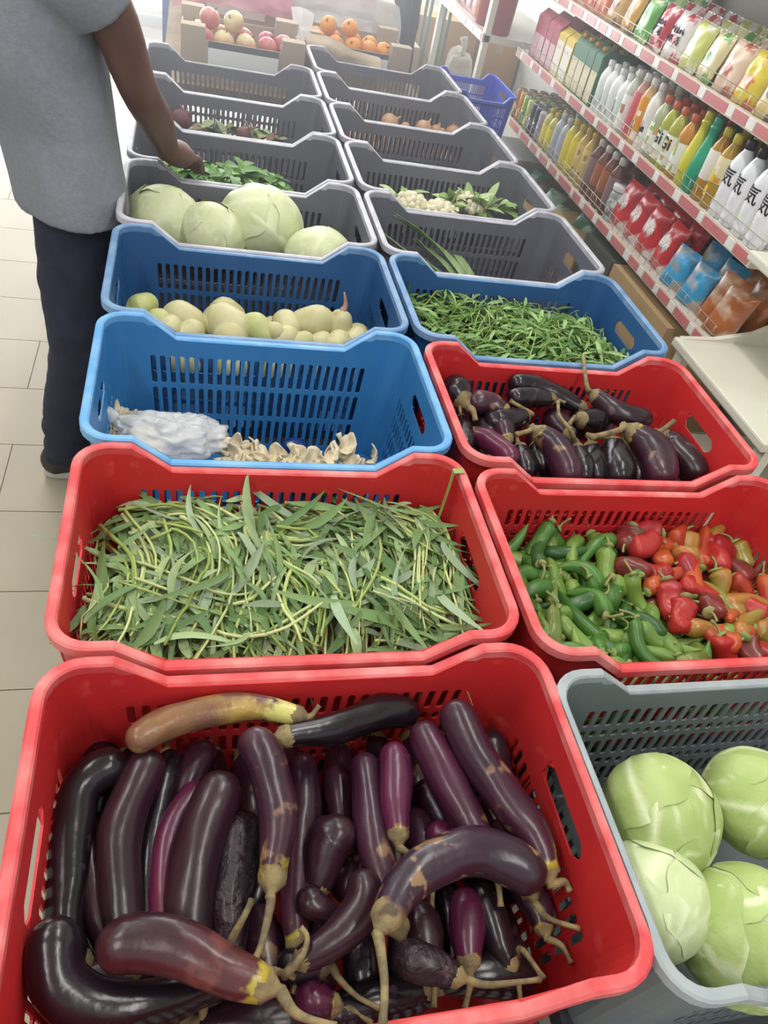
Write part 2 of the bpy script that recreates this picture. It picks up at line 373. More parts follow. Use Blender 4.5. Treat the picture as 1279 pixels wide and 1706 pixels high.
EM = {'k': egg_mat('black', '191318', '231820', '3c2c38', 30, amount=1.02, rough=0.24),
      'd': egg_mat('dark', '281821', '351a26', '5a4244', 26, amount=0.99),
      'p': egg_mat('purple', '432030', '2e1826', '7c6048', 26, amount=0.92, lo3=0.64),
      'm': egg_mat('magenta', '5f1f3e', '471a34', '9a805c', 24, amount=0.92, lo3=0.63),
      'r': egg_mat('reddish', '2a151d', '54282a', '6a3a36', 14, amount=0.9),
      'b': egg_mat('bruised', '846040', '4e2a3c', 'a88a48', 12, 'c6c070', amount=0.82, lo3=0.5, hi3=0.6, bump=0.3),
      'w': egg_mat('wrinkled', '2c1a24', '20141c', '4c3842', 30, amount=0.97, bump=0.7, bscale=70, rough=0.4),
      's': egg_mat('scarred', '301824', '471c32', '7c5230', 20, amount=0.98),
      'a': egg_mat('arched', '2b1c26', '3a2434', '86694a', 26, amount=0.9, patch='7c6048', lo3=0.6, hi3=0.63)}
M_calyx = mat('eggplant_calyx', '6c5e44', 0.75, '8a7a52', 40, bump=0.3, bscale=120, col3='55483a', scale3=30)
M_estem = mat('eggplant_stem', '8f8058', 0.75, '6c6046', 60, bump=0.3, bscale=120)
GROW = 1.14
def eggplant(code, r, path, stem, label, group, name='eggplant', seed=0):
    n = 26; pts = catmull(path, n); t = thing(name, label, 'eggplant', path[0], group=group); o = Vector(path[0])
    rad = []; r = r*GROW
    for i in range(n+1):
        u = i/n
        k = sqrt(max(0.0, 1-(1-u/0.13)**2)) if u < 0.13 else 1.0
        k = max(k, 0.12); k *= 0.93+0.09*sin(pi*min(1, u*1.4))
        if u > 0.62: k *= 1-0.36*((u-0.62)/0.38)**1.5
        rad.append(r*k)
    # rounded tip: pack the first rings
    p2 = []; r2 = []
    L = sum((pts[i+1]-pts[i]).length for i in range(n)); d0 = (pts[1]-pts[0]).normalized()
    for a in (0.02, 0.15, 0.35, 0.6, 0.85):
        p2.append(pts[0]+d0*r*0.9*a*0.95); r2.append(r*0.92*sqrt(max(0.0, 1-(1-a)**2)))
    for i in range(1, n+1):
        if (pts[i]-pts[0]).length > r*0.9: p2.append(pts[i]); r2.append(max(rad[i], r*0.6 if i < n else rad[i]))
    vs, fs, us = tube_geo([p-o for p in p2], r2, 16, True, 1.0, 0.14 if code != 'w' else 0.2, seed*3.1)
    mb = MB(); mb.add(vs, fs, u=us); mb.obj('body', EM[code], t)
    T = (pts[-1]-pts[-2]).normalized(); e = pts[-1]-o; re = r2[-1]
    ref = Vector((0,0,1)) if abs(T.z) < 0.9 else Vector((1,0,0)); nx = (ref-T*ref.dot(T)).normalized(); bi = T.cross(nx)
    st = [Vector(s)-o for s in stem]
    rs = max(0.0032, r*0.2)
    rings = ((-1.25, 1.09, 0.75), (-0.55, 1.12, 0.18), (0.05, 1.04, 0.0), (0.45, 0.66, 0.0), (0.8, 0.36, 0.0), (1.15, rs/re*1.1, 0.0))
    mc = MB(); q = 20
    for a, rr_, lobe in rings:
        for k in range(q):
            th = 2*pi*k/q; off = a*re+lobe*re*(0.5+0.5*cos(5*th+seed))*0.9
            mc.v.append(tuple(e+T*off+(nx*cos(th)+bi*sin(th))*re*rr_))
    for i in range(len(rings)-1):
        for k in range(q): mc.f.append((i*q+k, i*q+(k+1) % q, (i+1)*q+(k+1) % q, (i+1)*q+k))
    mc.f.append(tuple((len(rings)-1)*q+k for k in range(q)))
    mc.obj('calyx', M_calyx, t)
    if not st: st = [e+T*re*1.6+Vector((0, 0, 0.002)), e+T*(re*1.1+0.028)+bi*0.006+Vector((0, 0, -0.004))]
    sp = catmull([e+T*re*0.9]+st, 10)
    ms = MB(); ms.tube(sp, [rs*(1.25-0.5*min(1, i/7))*(1.25 if i == 10 else 1) for i in range(11)], 8); ms.obj('stem', M_estem, t)
    return t
EGG_FRONT = [
('b',0.0167,[(0.095,-0.070,0.825),(0.133,-0.047,0.827),(0.182,-0.036,0.830),(0.239,-0.032,0.833),(0.297,-0.050,0.835)],[(0.311,-0.052,0.840),(0.320,-0.043,0.845)]),
('k',0.0187,[(0.460,-0.034,0.800),(0.411,-0.036,0.812),(0.342,-0.062,0.823),(0.272,-0.077,0.835)],[]),
('k',0.0200,[(0.093,-0.071,0.800),(0.049,-0.093,0.791),(0.040,-0.134,0.782),(0.040,-0.183,0.773),(0.042,-0.235,0.764),(0.061,-0.279,0.755)],[]),
('k',0.0218,[(0.042,-0.249,0.835),(0.042,-0.280,0.825),(0.052,-0.308,0.815),(0.087,-0.327,0.805),(0.135,-0.326,0.795),(0.180,-0.313,0.785),(0.229,-0.309,0.775)],[]),
('d',0.0211,[(0.128,-0.066,0.800),(0.100,-0.116,0.789),(0.091,-0.172,0.778),(0.099,-0.237,0.766),(0.113,-0.286,0.755)],[]),
('k',0.0137,[(0.145,-0.046,0.765),(0.134,-0.106,0.762),(0.124,-0.161,0.760),(0.125,-0.225,0.758),(0.134,-0.278,0.755)],[]),
('p',0.0180,[(0.191,-0.033,0.755),(0.170,-0.066,0.752),(0.156,-0.110,0.750)],[]),
('m',0.0162,[(0.179,-0.095,0.770),(0.147,-0.153,0.768),(0.140,-0.223,0.767),(0.148,-0.282,0.765)],[]),
('d',0.0263,[(0.212,-0.105,0.810),(0.187,-0.149,0.796),(0.170,-0.201,0.782),(0.167,-0.254,0.769),(0.175,-0.297,0.755)],[]),
('w',0.0208,[(0.226,-0.140,0.785),(0.218,-0.192,0.778),(0.209,-0.239,0.772),(0.206,-0.289,0.765)],[(0.208,-0.278,0.782),(0.220,-0.262,0.800),(0.230,-0.245,0.800)]),
('p',0.0204,[(0.226,-0.072,0.840),(0.244,-0.096,0.839),(0.257,-0.139,0.837),(0.258,-0.187,0.836),(0.248,-0.242,0.835)],[(0.245,-0.264,0.833),(0.235,-0.296,0.830),(0.226,-0.312,0.830)]),
('p',0.0171,[(0.306,-0.060,0.760),(0.305,-0.119,0.758),(0.293,-0.176,0.755),(0.282,-0.235,0.752),(0.280,-0.283,0.750)],[]),
('p',0.0160,[(0.349,-0.072,0.745),(0.351,-0.116,0.742),(0.349,-0.161,0.740)],[]),
('d',0.0224,[(0.347,-0.169,0.800),(0.323,-0.186,0.780),(0.307,-0.227,0.760)],[]),
('d',0.0140,[(0.286,-0.231,0.775),(0.301,-0.249,0.770),(0.324,-0.259,0.765)],[]),
('d',0.0177,[(0.354,-0.226,0.800),(0.348,-0.261,0.797),(0.319,-0.289,0.793),(0.277,-0.306,0.790)],[(0.259,-0.320,0.800),(0.277,-0.306,0.810),(0.283,-0.290,0.810),(0.277,-0.281,0.810)]),
('r',0.0228,[(0.080,-0.290,0.840),(0.115,-0.283,0.841),(0.157,-0.295,0.843),(0.198,-0.319,0.844),(0.235,-0.337,0.845)],[(0.262,-0.364,0.845),(0.296,-0.379,0.845)]),
('m',0.0176,[(0.281,-0.316,0.745),(0.294,-0.334,0.748),(0.314,-0.342,0.750)],[]),
('p',0.0176,[(0.378,-0.082,0.790),(0.376,-0.138,0.789),(0.374,-0.189,0.788),(0.379,-0.236,0.786),(0.387,-0.289,0.785)],[]),
('m',0.0180,[(0.417,-0.078,0.805),(0.411,-0.122,0.803),(0.404,-0.160,0.802),(0.401,-0.195,0.800)],[(0.408,-0.213,0.800),(0.422,-0.221,0.800)]),
('s',0.0203,[(0.449,-0.063,0.825),(0.461,-0.112,0.820),(0.478,-0.160,0.815),(0.493,-0.206,0.810),(0.501,-0.238,0.805)],[]),
('p',0.0216,[(0.492,-0.047,0.845),(0.505,-0.114,0.840),(0.530,-0.174,0.835),(0.553,-0.220,0.830),(0.558,-0.261,0.825)],[(0.578,-0.272,0.820),(0.583,-0.280,0.815)]),
('k',0.0211,[(0.559,-0.052,0.775),(0.559,-0.091,0.772),(0.559,-0.142,0.770)],[]),
('a',0.0229,[(0.542,-0.280,0.830),(0.522,-0.253,0.834),(0.477,-0.234,0.838),(0.425,-0.243,0.842),(0.383,-0.267,0.846),(0.356,-0.297,0.850)],[(0.345,-0.324,0.861),(0.341,-0.357,0.872),(0.333,-0.390,0.872)]),
('m',0.0160,[(0.445,-0.179,0.775),(0.473,-0.194,0.772),(0.507,-0.215,0.770)],[]),
('m',0.0185,[(0.482,-0.246,0.760),(0.473,-0.285,0.760),(0.465,-0.324,0.760)],[]),
('w',0.0163,[(0.373,-0.312,0.800),(0.402,-0.328,0.800),(0.437,-0.344,0.800)],[(0.463,-0.356,0.805),(0.494,-0.359,0.810),(0.521,-0.360,0.810)]),
('k',0.0173,[(0.499,-0.243,0.765),(0.505,-0.289,0.760),(0.514,-0.332,0.755)],[]),
('p',0.0174,[(0.536,-0.175,0.765),(0.548,-0.225,0.778),(0.548,-0.271,0.790)],[(0.558,-0.300,0.795),(0.588,-0.316,0.800)]),
('p',0.0175,[(0.532,-0.136,0.760),(0.549,-0.180,0.758),(0.563,-0.226,0.755)],[]),
('d',0.0164,[(0.549,-0.245,0.755),(0.564,-0.276,0.758),(0.564,-0.301,0.760)],[(0.577,-0.321,0.765),(0.580,-0.341,0.770)]),
('p',0.0177,[(0.458,-0.107,0.755),(0.469,-0.139,0.752),(0.480,-0.174,0.750)],[]),
('k',0.0160,[(0.257,-0.292,0.750),(0.281,-0.301,0.752),(0.306,-0.306,0.755)],[(0.320,-0.320,0.760),(0.336,-0.340,0.765),(0.357,-0.353,0.765)]),
('d',0.0199,[(0.422,-0.248,0.745),(0.425,-0.281,0.745),(0.426,-0.312,0.745)],[]),
('d',0.0165,[(0.048,-0.119,0.760),(0.061,-0.180,0.757),(0.076,-0.235,0.753),(0.092,-0.276,0.750)],[]),
('p',0.0171,[(0.444,-0.140,0.750),(0.442,-0.182,0.750),(0.444,-0.218,0.750)],[]),
('d',0.0172,[(0.513,-0.298,0.745),(0.523,-0.317,0.742),(0.522,-0.334,0.740)],[(0.524,-0.319,0.770),(0.529,-0.357,0.800)])]
EGG_BACK = [
('k',0.0297,[(0.665,0.705,0.830),(0.687,0.691,0.825),(0.702,0.660,0.820)],[]),
('k',0.0156,[(0.678,0.529,0.800),(0.691,0.587,0.795),(0.700,0.639,0.790)],[(0.693,0.640,0.810),(0.697,0.689,0.830)]),
('m',0.0205,[(0.775,0.495,0.790),(0.763,0.539,0.788),(0.739,0.578,0.787),(0.712,0.597,0.785)],[]),
('p',0.0182,[(0.778,0.632,0.800),(0.779,0.595,0.800),(0.774,0.560,0.800)],[(0.770,0.538,0.800),(0.769,0.525,0.800)]),
('p',0.0210,[(0.708,0.651,0.820),(0.753,0.659,0.817),(0.790,0.637,0.815)],[]),
('k',0.0193,[(0.816,0.716,0.835),(0.874,0.714,0.828),(0.928,0.693,0.822),(0.977,0.661,0.815)],[]),
('k',0.0222,[(0.741,0.620,0.800),(0.789,0.620,0.802),(0.838,0.639,0.805)],[(0.844,0.633,0.818),(0.801,0.655,0.830)]),
('k',0.0177,[(0.801,0.665,0.830),(0.861,0.676,0.827),(0.907,0.676,0.825)],[(0.923,0.669,0.827),(0.928,0.659,0.830)]),
('d',0.0216,[(1.120,0.626,0.820),(1.073,0.619,0.827),(1.032,0.636,0.833),(1.001,0.679,0.840)],[(0.979,0.681,0.855),(0.980,0.710,0.870),(1.005,0.783,0.870)]),
('p',0.0249,[(0.868,0.432,0.800),(0.871,0.487,0.808),(0.858,0.531,0.817),(0.834,0.558,0.825)],[(0.816,0.561,0.827),(0.779,0.542,0.830)]),
('k',0.0189,[(0.792,0.465,0.785),(0.800,0.508,0.788),(0.802,0.552,0.790)],[]),
('k',0.0204,[(0.840,0.491,0.775),(0.840,0.524,0.782),(0.841,0.558,0.790)],[]),
('k',0.0190,[(0.899,0.442,0.795),(0.914,0.490,0.800),(0.917,0.540,0.805)],[(0.903,0.542,0.828),(0.886,0.543,0.850),(0.879,0.583,0.850),(0.894,0.631,0.850)]),
('k',0.0230,[(0.935,0.450,0.785),(0.951,0.506,0.788),(0.966,0.561,0.790)],[]),
('k',0.0263,[(0.966,0.431,0.800),(0.990,0.488,0.805),(1.005,0.552,0.810)],[(0.979,0.560,0.820),(0.936,0.550,0.830)]),
('d',0.0172,[(1.032,0.454,0.785),(1.049,0.508,0.790),(1.050,0.564,0.795)],[]),
('p',0.0281,[(1.048,0.418,0.815),(1.070,0.478,0.823),(1.061,0.529,0.832),(1.035,0.557,0.840)],[(1.002,0.551,0.845),(0.923,0.517,0.850)]),
('d',0.0251,[(1.169,0.454,0.800),(1.156,0.500,0.808),(1.137,0.547,0.817),(1.117,0.563,0.825)],[(1.100,0.560,0.837),(1.145,0.584,0.850)]),
('k',0.0251,[(1.164,0.469,0.775),(1.155,0.506,0.780),(1.146,0.554,0.785)],[]),
('k',0.0229,[(1.027,0.621,0.800),(0.993,0.629,0.807),(0.955,0.621,0.815)],[(0.938,0.619,0.823),(0.909,0.584,0.830)]),
('k',0.0246,[(0.752,0.654,0.775),(0.751,0.607,0.775),(0.744,0.562,0.775)],[]),
('k',0.0260,[(0.953,0.678,0.775),(0.983,0.651,0.775),(1.016,0.633,0.775)],[]),
('d',0.0232,[(0.915,0.688,0.780),(0.928,0.650,0.780),(0.940,0.613,0.780)],[])]

LAB_F = '''bruised yellow and purple eggplant lying across the back of the front crate
glossy black eggplant along the back wall, right of the yellow bruised one
long glossy black eggplant curving along the left wall of the front crate
thick dark curved eggplant lying in the near left corner of the front crate
dark eggplant with a wet streak, next to the one hugging the left wall
thin black eggplant tucked right of the wet streaked one
short purple eggplant tip just below the yellow bruised eggplant
magenta tinged eggplant half hidden left of the thick upright dark one
thick dark eggplant with a pale tip, left of the one hanging by its stem
wrinkled dark eggplant with a bent bare stem near the front crate's middle
brownish purple eggplant on top with yellow collar and stem pointing at the viewer
slim purple eggplant lying just right of the yellow collared one
short purple eggplant deep in the gap at the middle back of the front crate
blunt dark eggplant with a brown worn tip at the centre of the front crate
small dark eggplant end poking out under the brown tipped one
bluish dark eggplant curving like a hook at the centre, with a curled stem
long reddish eggplant across the near left of the front crate, yellow at its neck
small magenta eggplant end low at the near edge of the front crate
slim purple eggplant with a pale streak down the middle of the front crate
bright magenta eggplant with pale flecks and dried calyx, right of centre
eggplant with a long brown corky scar along its side
longest purple eggplant slanting down beside the right wall of the front crate
dull dark eggplant in the back right corner of the front crate
arched dark eggplant with brown flecks, its stem hanging over the near rim
small magenta eggplant with a pale yellowish tip above the arched one
bright magenta eggplant standing out under the arch of the curved one
wrinkled black eggplant near the front rim with a shrivelled grey calyx
dark eggplant sloping down right of the bright magenta one under the arch
purple eggplant right of the arch with dried calyx and stem toward the right wall
purple eggplant half hidden under the longest one by the right wall
dark eggplant end with papery tan calyx in the near right of the front crate
purple eggplant partly hidden left of the corky scarred one
black eggplant low at the near middle with a green stem
dark purple eggplant in the shadow left of the bright magenta one
dull brown eggplant in the gap behind the left wall's glossy one
dark eggplant in the gap below the bright flecked magenta one
small dark eggplant with a bare tan stem in the near right corner'''.split('\n')
for i, (c, r, b, s) in enumerate(EGG_FRONT): eggplant(c, r, b, s, LAB_F[i], 'eggplants in the front red crate', seed=i)
LAB_B = '''dark blunt eggplant in the back left corner of the second eggplant crate
slim dark eggplant with pale calyx standing at the left wall of the rear eggplant crate
magenta eggplant at the near left of the rear eggplant crate
short purple eggplant with ragged calyx beside the magenta one in the rear crate
shiny purple eggplant across the upper left of the rear eggplant heap
long black eggplant lying along the back of the rear eggplant heap
black eggplant with a straw coloured calyx pointing up left in the rear heap
slim black eggplant below the long one at the back of the rear heap
eggplant with a tall stem rising above the rear crate's back rim
large purplish eggplant drooping to the near rim at the rear heap's left middle
black eggplant tip at the near rim right of the magenta one
small black eggplant beside the large drooping purplish one
black eggplant with a long looping pale stem in the middle of the rear heap
dark eggplant drooping at the near rim in the middle of the rear heap
broad black eggplant drooping right of the middle of the rear heap
slim dark eggplant with a dry streak between two broad ones in the rear heap
big purple brown eggplant arching over the right part of the rear heap
dark eggplant at the right end of the rear heap with a twiggy stem
black eggplant under the right end one in the rear heap
small black eggplant in the middle of the rear heap with a stub stem
black eggplant low in the left of the rear heap
black eggplant low at the centre of the rear heap
dark eggplant wedged at the upper centre of the rear heap'''.split('\n')
for i, (c, r, b, s) in enumerate(EGG_BACK): eggplant(c, r*1.1, b, s, LAB_B[i], 'eggplants in the rear red crate', seed=50+i)
rg = random.Random(3)
for (x0, y0, w, d, n, lab, gr, z) in ((0.05, -0.33, 0.5, 0.28, 27, 'dark eggplant buried under the others in the front red crate', 'eggplants in the front red crate', 0.715),
                                   (0.67, 0.43, 0.49, 0.27, 13, 'dark eggplant buried under the others in the rear red crate', 'eggplants in the rear red crate', 0.75)):
    for i in range(n):
        x = x0+w*((i % 9)+0.5)/9; y = y0+d*(0.2, 0.55, 0.88)[i//9]; a = rg.uniform(-0.25, 0.25); l = 0.06; zz = z+rg.uniform(-0.008, 0.008)
        eggplant(rg.choice('kkdp'), 0.021, [(x-l*sin(a), y-l*cos(a), zz), (x+0.004, y, zz+0.004), (x+l*sin(a), y+l*cos(a), zz)], [], lab, gr, seed=100+i)
for i, (x, y, z) in enumerate(((0.10, -0.335, 0.735), (0.23, -0.345, 0.73), (0.36, -0.345, 0.73), (0.49, -0.335, 0.735), (0.09, -0.29, 0.74), (0.55, -0.20, 0.725), (0.55, -0.10, 0.725), (0.06, -0.06, 0.73))):
    dx, dy = (0.06, 0.006) if i < 5 else (0.004, 0.06); dx = -dx if i % 2 else dx
    eggplant('kdk'[i % 3], 0.021, [(x-dx, y-dy, z), (x, y+0.004, z+0.004), (x+dx, y+dy, z)], [], 'dark eggplant low by the wall of the front red crate', 'eggplants in the front red crate', seed=200+i)
# ------------------------------------------------------------------ cabbages
def cabbage(loc, r, label, tint, seed, group, tilt=(0,0,0)):
    t = thing('cabbage', label, 'cabbage', loc, tilt, group); rg = random.Random(seed)
    m = mat('cabbage_leaf_'+tint[0], 'ffffff', 0.42, attr='Col', bump=0.25, bscale=30, spec=0.4)
    c1, c2 = lin(tint[1]), lin(tint[2])
    def shell(d, ang, k, name):
        d = Vector(d).normalized(); q = Vector((0,0,1)).rotation_difference(d); vs, fs, cs = [], [], []; nr, na = 12, 28
        for i in range(nr+1):
            for j in range(na):
                ph = 2*pi*j/na; a = ang*(i/nr)*(1+0.07*sin(3*ph+seed)+0.05*sin(7*ph+k))
                p = Vector((sin(a)*cos(ph), sin(a)*sin(ph), cos(a)))
                # vein fan from the leaf base (at ph = 0, edge)
                bx, by = a*cos(ph)-ang*0.95, a*sin(ph); va = math.atan2(by, -bx); vd = sqrt(bx*bx+by*by)
                v = max(0.0, 1-abs(sin(va*6.5+0.25*sin(vd*5)))*4.5)*min(1, max(0.0, 1.5*ang-vd))
                v = max(v, max(0.0, 1-abs(by)*9)*0.9)
                wob = 0.012*sin(4*p.x+seed)+0.01*sin(5*p.y*2+k)+0.014*mnoise.noise(p*3+Vector((seed, k, 0)))
                rr_ = r*(1+0.007*k+wob+0.012*v+(0.018*((i/nr)**6)*(1 if k else 0)))
                p = q @ p; vs.append((p.x*rr_, p.y*rr_, p.z*rr_*0.9))
                g = 0.5+0.5*mnoise.noise(p*2.2+Vector((0, seed, k))); g = min(1, max(0, g+rg.uniform(-0.04, 0.04))); f = 0.75*v
                cs.append(tuple((c1[x]*(1-g)+c2[x]*g)*(1-f)+lin('e6ecc8')[x]*f for x in range(3)))
        for i in range(nr):
            for j in range(na): fs.append((i*na+j, i*na+(j+1) % na, (i+1)*na+(j+1) % na, (i+1)*na+j))
        mb = MB(); mb.add(vs, fs, cs); mb.obj(name, m, t)
    shell((0.1, 0, 1), pi*0.985, 0, 'head')
    for k in range(1, 6):
        a = 2*pi*k/5+seed; shell((cos(a)*0.9, sin(a)*0.9, rg.uniform(0.05, 0.6)), rg.uniform(0.85, 1.15), k, 'wrapper_leaf')
    mb = MB(); vs, fs = lathe([(0.018, -0.95*r*0.9), (0.02, -r*0.8), (0.022, -r*0.7)], 12); mb.add(vs, fs); mb.obj('stalk', mat('cabbage_stalk', 'd8d8a8', 0.6), t)
    return t
NT = ('near', '93a85c', 'b6c684'); FT = ('far', 'c2cc9a', 'dce2ba'); WT = ('white', 'b8c890', 'd4dcb2')
cabbage((0.748,-0.202,0.800),0.0743,'green cabbage with dark nicks at the back left of the lower right crate',NT,1,'cabbages in the grey green crate',(0.3,-0.2,1.3))
cabbage((0.905,-0.192,0.790),0.0713,'green cabbage cut by the picture edge at the back of the lower right crate',NT,2,'cabbages in the grey green crate',(0.3,-0.2,2.6))
cabbage((0.693,-0.291,0.785),0.0700,'pale cabbage half under the left rim of the lower right crate',WT,3,'cabbages in the grey green crate',(0.3,-0.2,3.9))
cabbage((0.798,-0.346,0.790),0.0772,'large light green cabbage nearest the viewer in the lower right crate',NT,4,'cabbages in the grey green crate',(0.3,-0.2,5.2))
cabbage((0.094,1.406,0.800),0.0916,'pale cabbage at the left end of the grey crate by the customer',FT,5,'cabbages in the grey crate by the customer',(0.3,-0.2,6.5))
cabbage((0.213,1.362,0.795),0.0856,'crinkled pale cabbage lying second from the left by the customer',FT,6,'cabbages in the grey crate by the customer',(0.3,-0.2,7.8))
cabbage((0.344,1.434,0.805),0.1082,'largest pale cabbage in the middle of the far cabbage crate',FT,7,'cabbages in the grey crate by the customer',(0.3,-0.2,9.1))
cabbage((0.485,1.319,0.780),0.0879,'low pale cabbage at the right of the far cabbage crate',FT,8,'cabbages in the grey crate by the customer',(0.3,-0.2,10.4))

# ------------------------------------------------------------------ leafy greens
def leaf_geo(mb, base, d, up, L, w, droop, col, fold=0.25, n=5, bend=0.0):
    d = d.normalized(); s = d.cross(up).normalized(); vs, fs = [], []
    for i in range(n+1):
        t = i/n; c = base+d*(L*t)-up*(droop*L*t*t)+s*(bend*L*t*t); ww = w*max(0.06, sin(pi*min(0.97, 0.08+t*0.92))**0.8)
        vs += [c-s*ww+up*ww*fold, c, c+s*ww+up*ww*fold]
    for i in range(n): fs += [(3*i, 3*i+1, 3*i+4, 3*i+3), (3*i+1, 3*i+2, 3*i+5, 3*i+4)]
    k = len(vs); cs = [col]*k
    mb.add(vs, fs, cs)
def shade(rg, cols, j=0.12):
    c = lin(rg.choice(cols)); k = 1+rg.uniform(-j, j); return tuple(min(1, x*k) for x in c[:3])
M_leaf = mat('leaf', 'ffffff', 0.5, attr='Col', spec=0.35, bump=0.15, bscale=90)
def greens(name, label, box, hfun, flow, nst, nlf, slen, sr, ll, lw, scol, lcol, seed, wander=0.5, depth=0.05, lift=0.35):
    x0, x1, y0, y1 = box; rg = random.Random(seed); ms, ml = MB(), MB()
    cl = lambda p: Vector((min(max(p.x, x0), x1), min(max(p.y, y0), y1), p.z))
    nodes = []
    for i in range(nst):
        x, y = rg.uniform(x0, x1), rg.uniform(y0, y1); a = flow(x, y)+rg.gauss(0, wander*0.6); L = slen*rg.uniform(0.6, 1.25)
        z = -depth*rg.random()**1.6+0.004; k = rg.gauss(0, wander)*4; pts = []; p = Vector((x, y, 0)); N = 8
        for j in range(N+1):
            pc = cl(p); zz = hfun(pc.x, pc.y)+z+0.012*sin(j*0.9+i)*wander
            pts.append(Vector((pc.x, pc.y, zz))); a += k*L/N; p = p+Vector((cos(a), sin(a), 0))*(L/N)
        c = shade(rg, scol); r = sr*rg.uniform(0.7, 1.25)
        ms.tube(catmull(pts, 10), [r*(1-0.045*j) for j in range(11)], 5, True, c)
        nodes += [(pts[j], (pts[j+1]-pts[j])) for j in range(2, N)]
    for i in range(nlf):
        if nodes and rg.random() < 0.75: b, d = rg.choice(nodes); b = b+Vector((0, 0, rg.uniform(-0.002, 0.012)))
        else:
            x, y = rg.uniform(x0, x1), rg.uniform(y0, y1); a = flow(x, y); b = Vector((x, y, hfun(x, y)-depth*0.6*rg.random()+0.006)); d = Vector((cos(a), sin(a), 0))
        if d.length < 1e-6: d = Vector((1, 0, 0))
        d = d.normalized(); a = rg.gauss(0, 0.55); d = Vector((d.x*cos(a)-d.y*sin(a), d.x*sin(a)+d.y*cos(a), rg.uniform(-0.1, lift)))
        L = ll*rg.uniform(0.6, 1.3); e = b+d.normalized()*L
        if e.x < x0-0.01 or e.x > x1+0.01: d.x *= -1
        if e.y < y0-0.01 or e.y > y1+0.01: d.y *= -1
        up = Vector((rg.gauss(0, 0.4), rg.gauss(0, 0.4), 1)).normalized()
        leaf_geo(ml, b, d, up, L, lw*rg.uniform(0.6, 1.2), rg.uniform(0.1, 0.5), shade(rg, lcol, 0.2))
    c = ((x0+x1)/2, (y0+y1)/2, 0)
    t = tag(put(name, None, None, (0, 0, 0)), label, 'leafy greens', kind='stuff')
    for nm, m_ in (('leaves', ml), ('stems', ms)):
        if m_.v: o = m_.obj(nm, M_leaf, t); o['kind'] = 'stuff'
    return t
hL2 = lambda x, y: 0.80+0.035*min(1, max(0, (0.36-y)/0.2))*(1-((x-0.3)/0.34)**4)+0.012*sin(x*19+1)*sin(y*16)
def bundles(name, label, box, hfun, spines, per, lper, sr, ll, lw, scol, lcol, seed, depth):
    """greens lying in bunches: strands and leaves follow the curve of their bunch"""
    x0, x1, y0, y1 = box; rg = random.Random(seed); ms, ml = MB(), MB()
    def P(p, dz): x, y = min(max(p.x, x0), x1), min(max(p.y, y0), y1); return Vector((x, y, hfun(x, y)+dz))
    for si, sp in enumerate(spines):
        sp = [Vector((a, b, 0)) for a, b in sp]
        for k in range(per):
            off = rg.gauss(0, 0.030); z = -depth*rg.random()+0.006; t0, t1 = rg.uniform(-0.05, 0.3), rg.uniform(0.6, 1.05); wv, ph = rg.gauss(0, 0.013), rg.uniform(0, 6.28)
            base = catmull(sp, 24); pts = []
            for j in range(11):
                t = min(1, max(0, t0+(t1-t0)*j/10)); q = base[int(round(t*24))]; T = (base[min(24, int(round(t*24))+1)]-base[max(0, int(round(t*24))-1)]).normalized(); S = Vector((-T.y, T.x, 0))
                pts.append(P(q+S*(off*(0.6+0.8*abs(t-0.5)*2)+wv*sin(5*t+ph)), z+0.010*sin(4*t+ph)))
            c = shade(rg, scol); r = sr*rg.uniform(0.6, 1.35); ms.tube(catmull(pts, 14), [r*(1-0.03*j) for j in range(15)], 6, True, c)
        for k in range(lper):
            t = min(1, rg.betavariate(1.1, 1.3)); i = int(t*23); base = catmull(sp, 24); T = (base[i+1]-base[i]).normalized(); S = Vector((-T.y, T.x, 0)); off = rg.gauss(0, 0.038)
            b = P(base[i]+S*off, rg.uniform(-depth*0.5, 0.012)); a = rg.gauss(0, 0.45); sg = rg.choice((1, 1, -1)); d = (T*cos(a)+S*sin(a))*sg+Vector((0, 0, rg.uniform(-0.1, 0.4)))
            L = ll*rg.uniform(0.55, 1.35); e = b+d.normalized()*L
            if not x0-0.01 < e.x < x1+0.01: d.x *= -0.6
            if not y0-0.01 < e.y < y1+0.01: d.y *= -0.6
            up = Vector((rg.gauss(0, 0.45), rg.gauss(0, 0.45), 1)).normalized(); leaf_geo(ml, b, d, up, L, lw*rg.uniform(0.5, 1.4), rg.uniform(0.15, 0.75), shade(rg, lcol, 0.22), 0.3, 7, rg.gauss(0, 0.35))
    t = tag(put(name, None, None, (0, 0, 0)), label, 'leafy greens', kind='stuff')
    for nm, m_ in (('leaves', ml), ('stems', ms)): o = m_.obj(nm, M_leaf, t); o['kind'] = 'stuff'
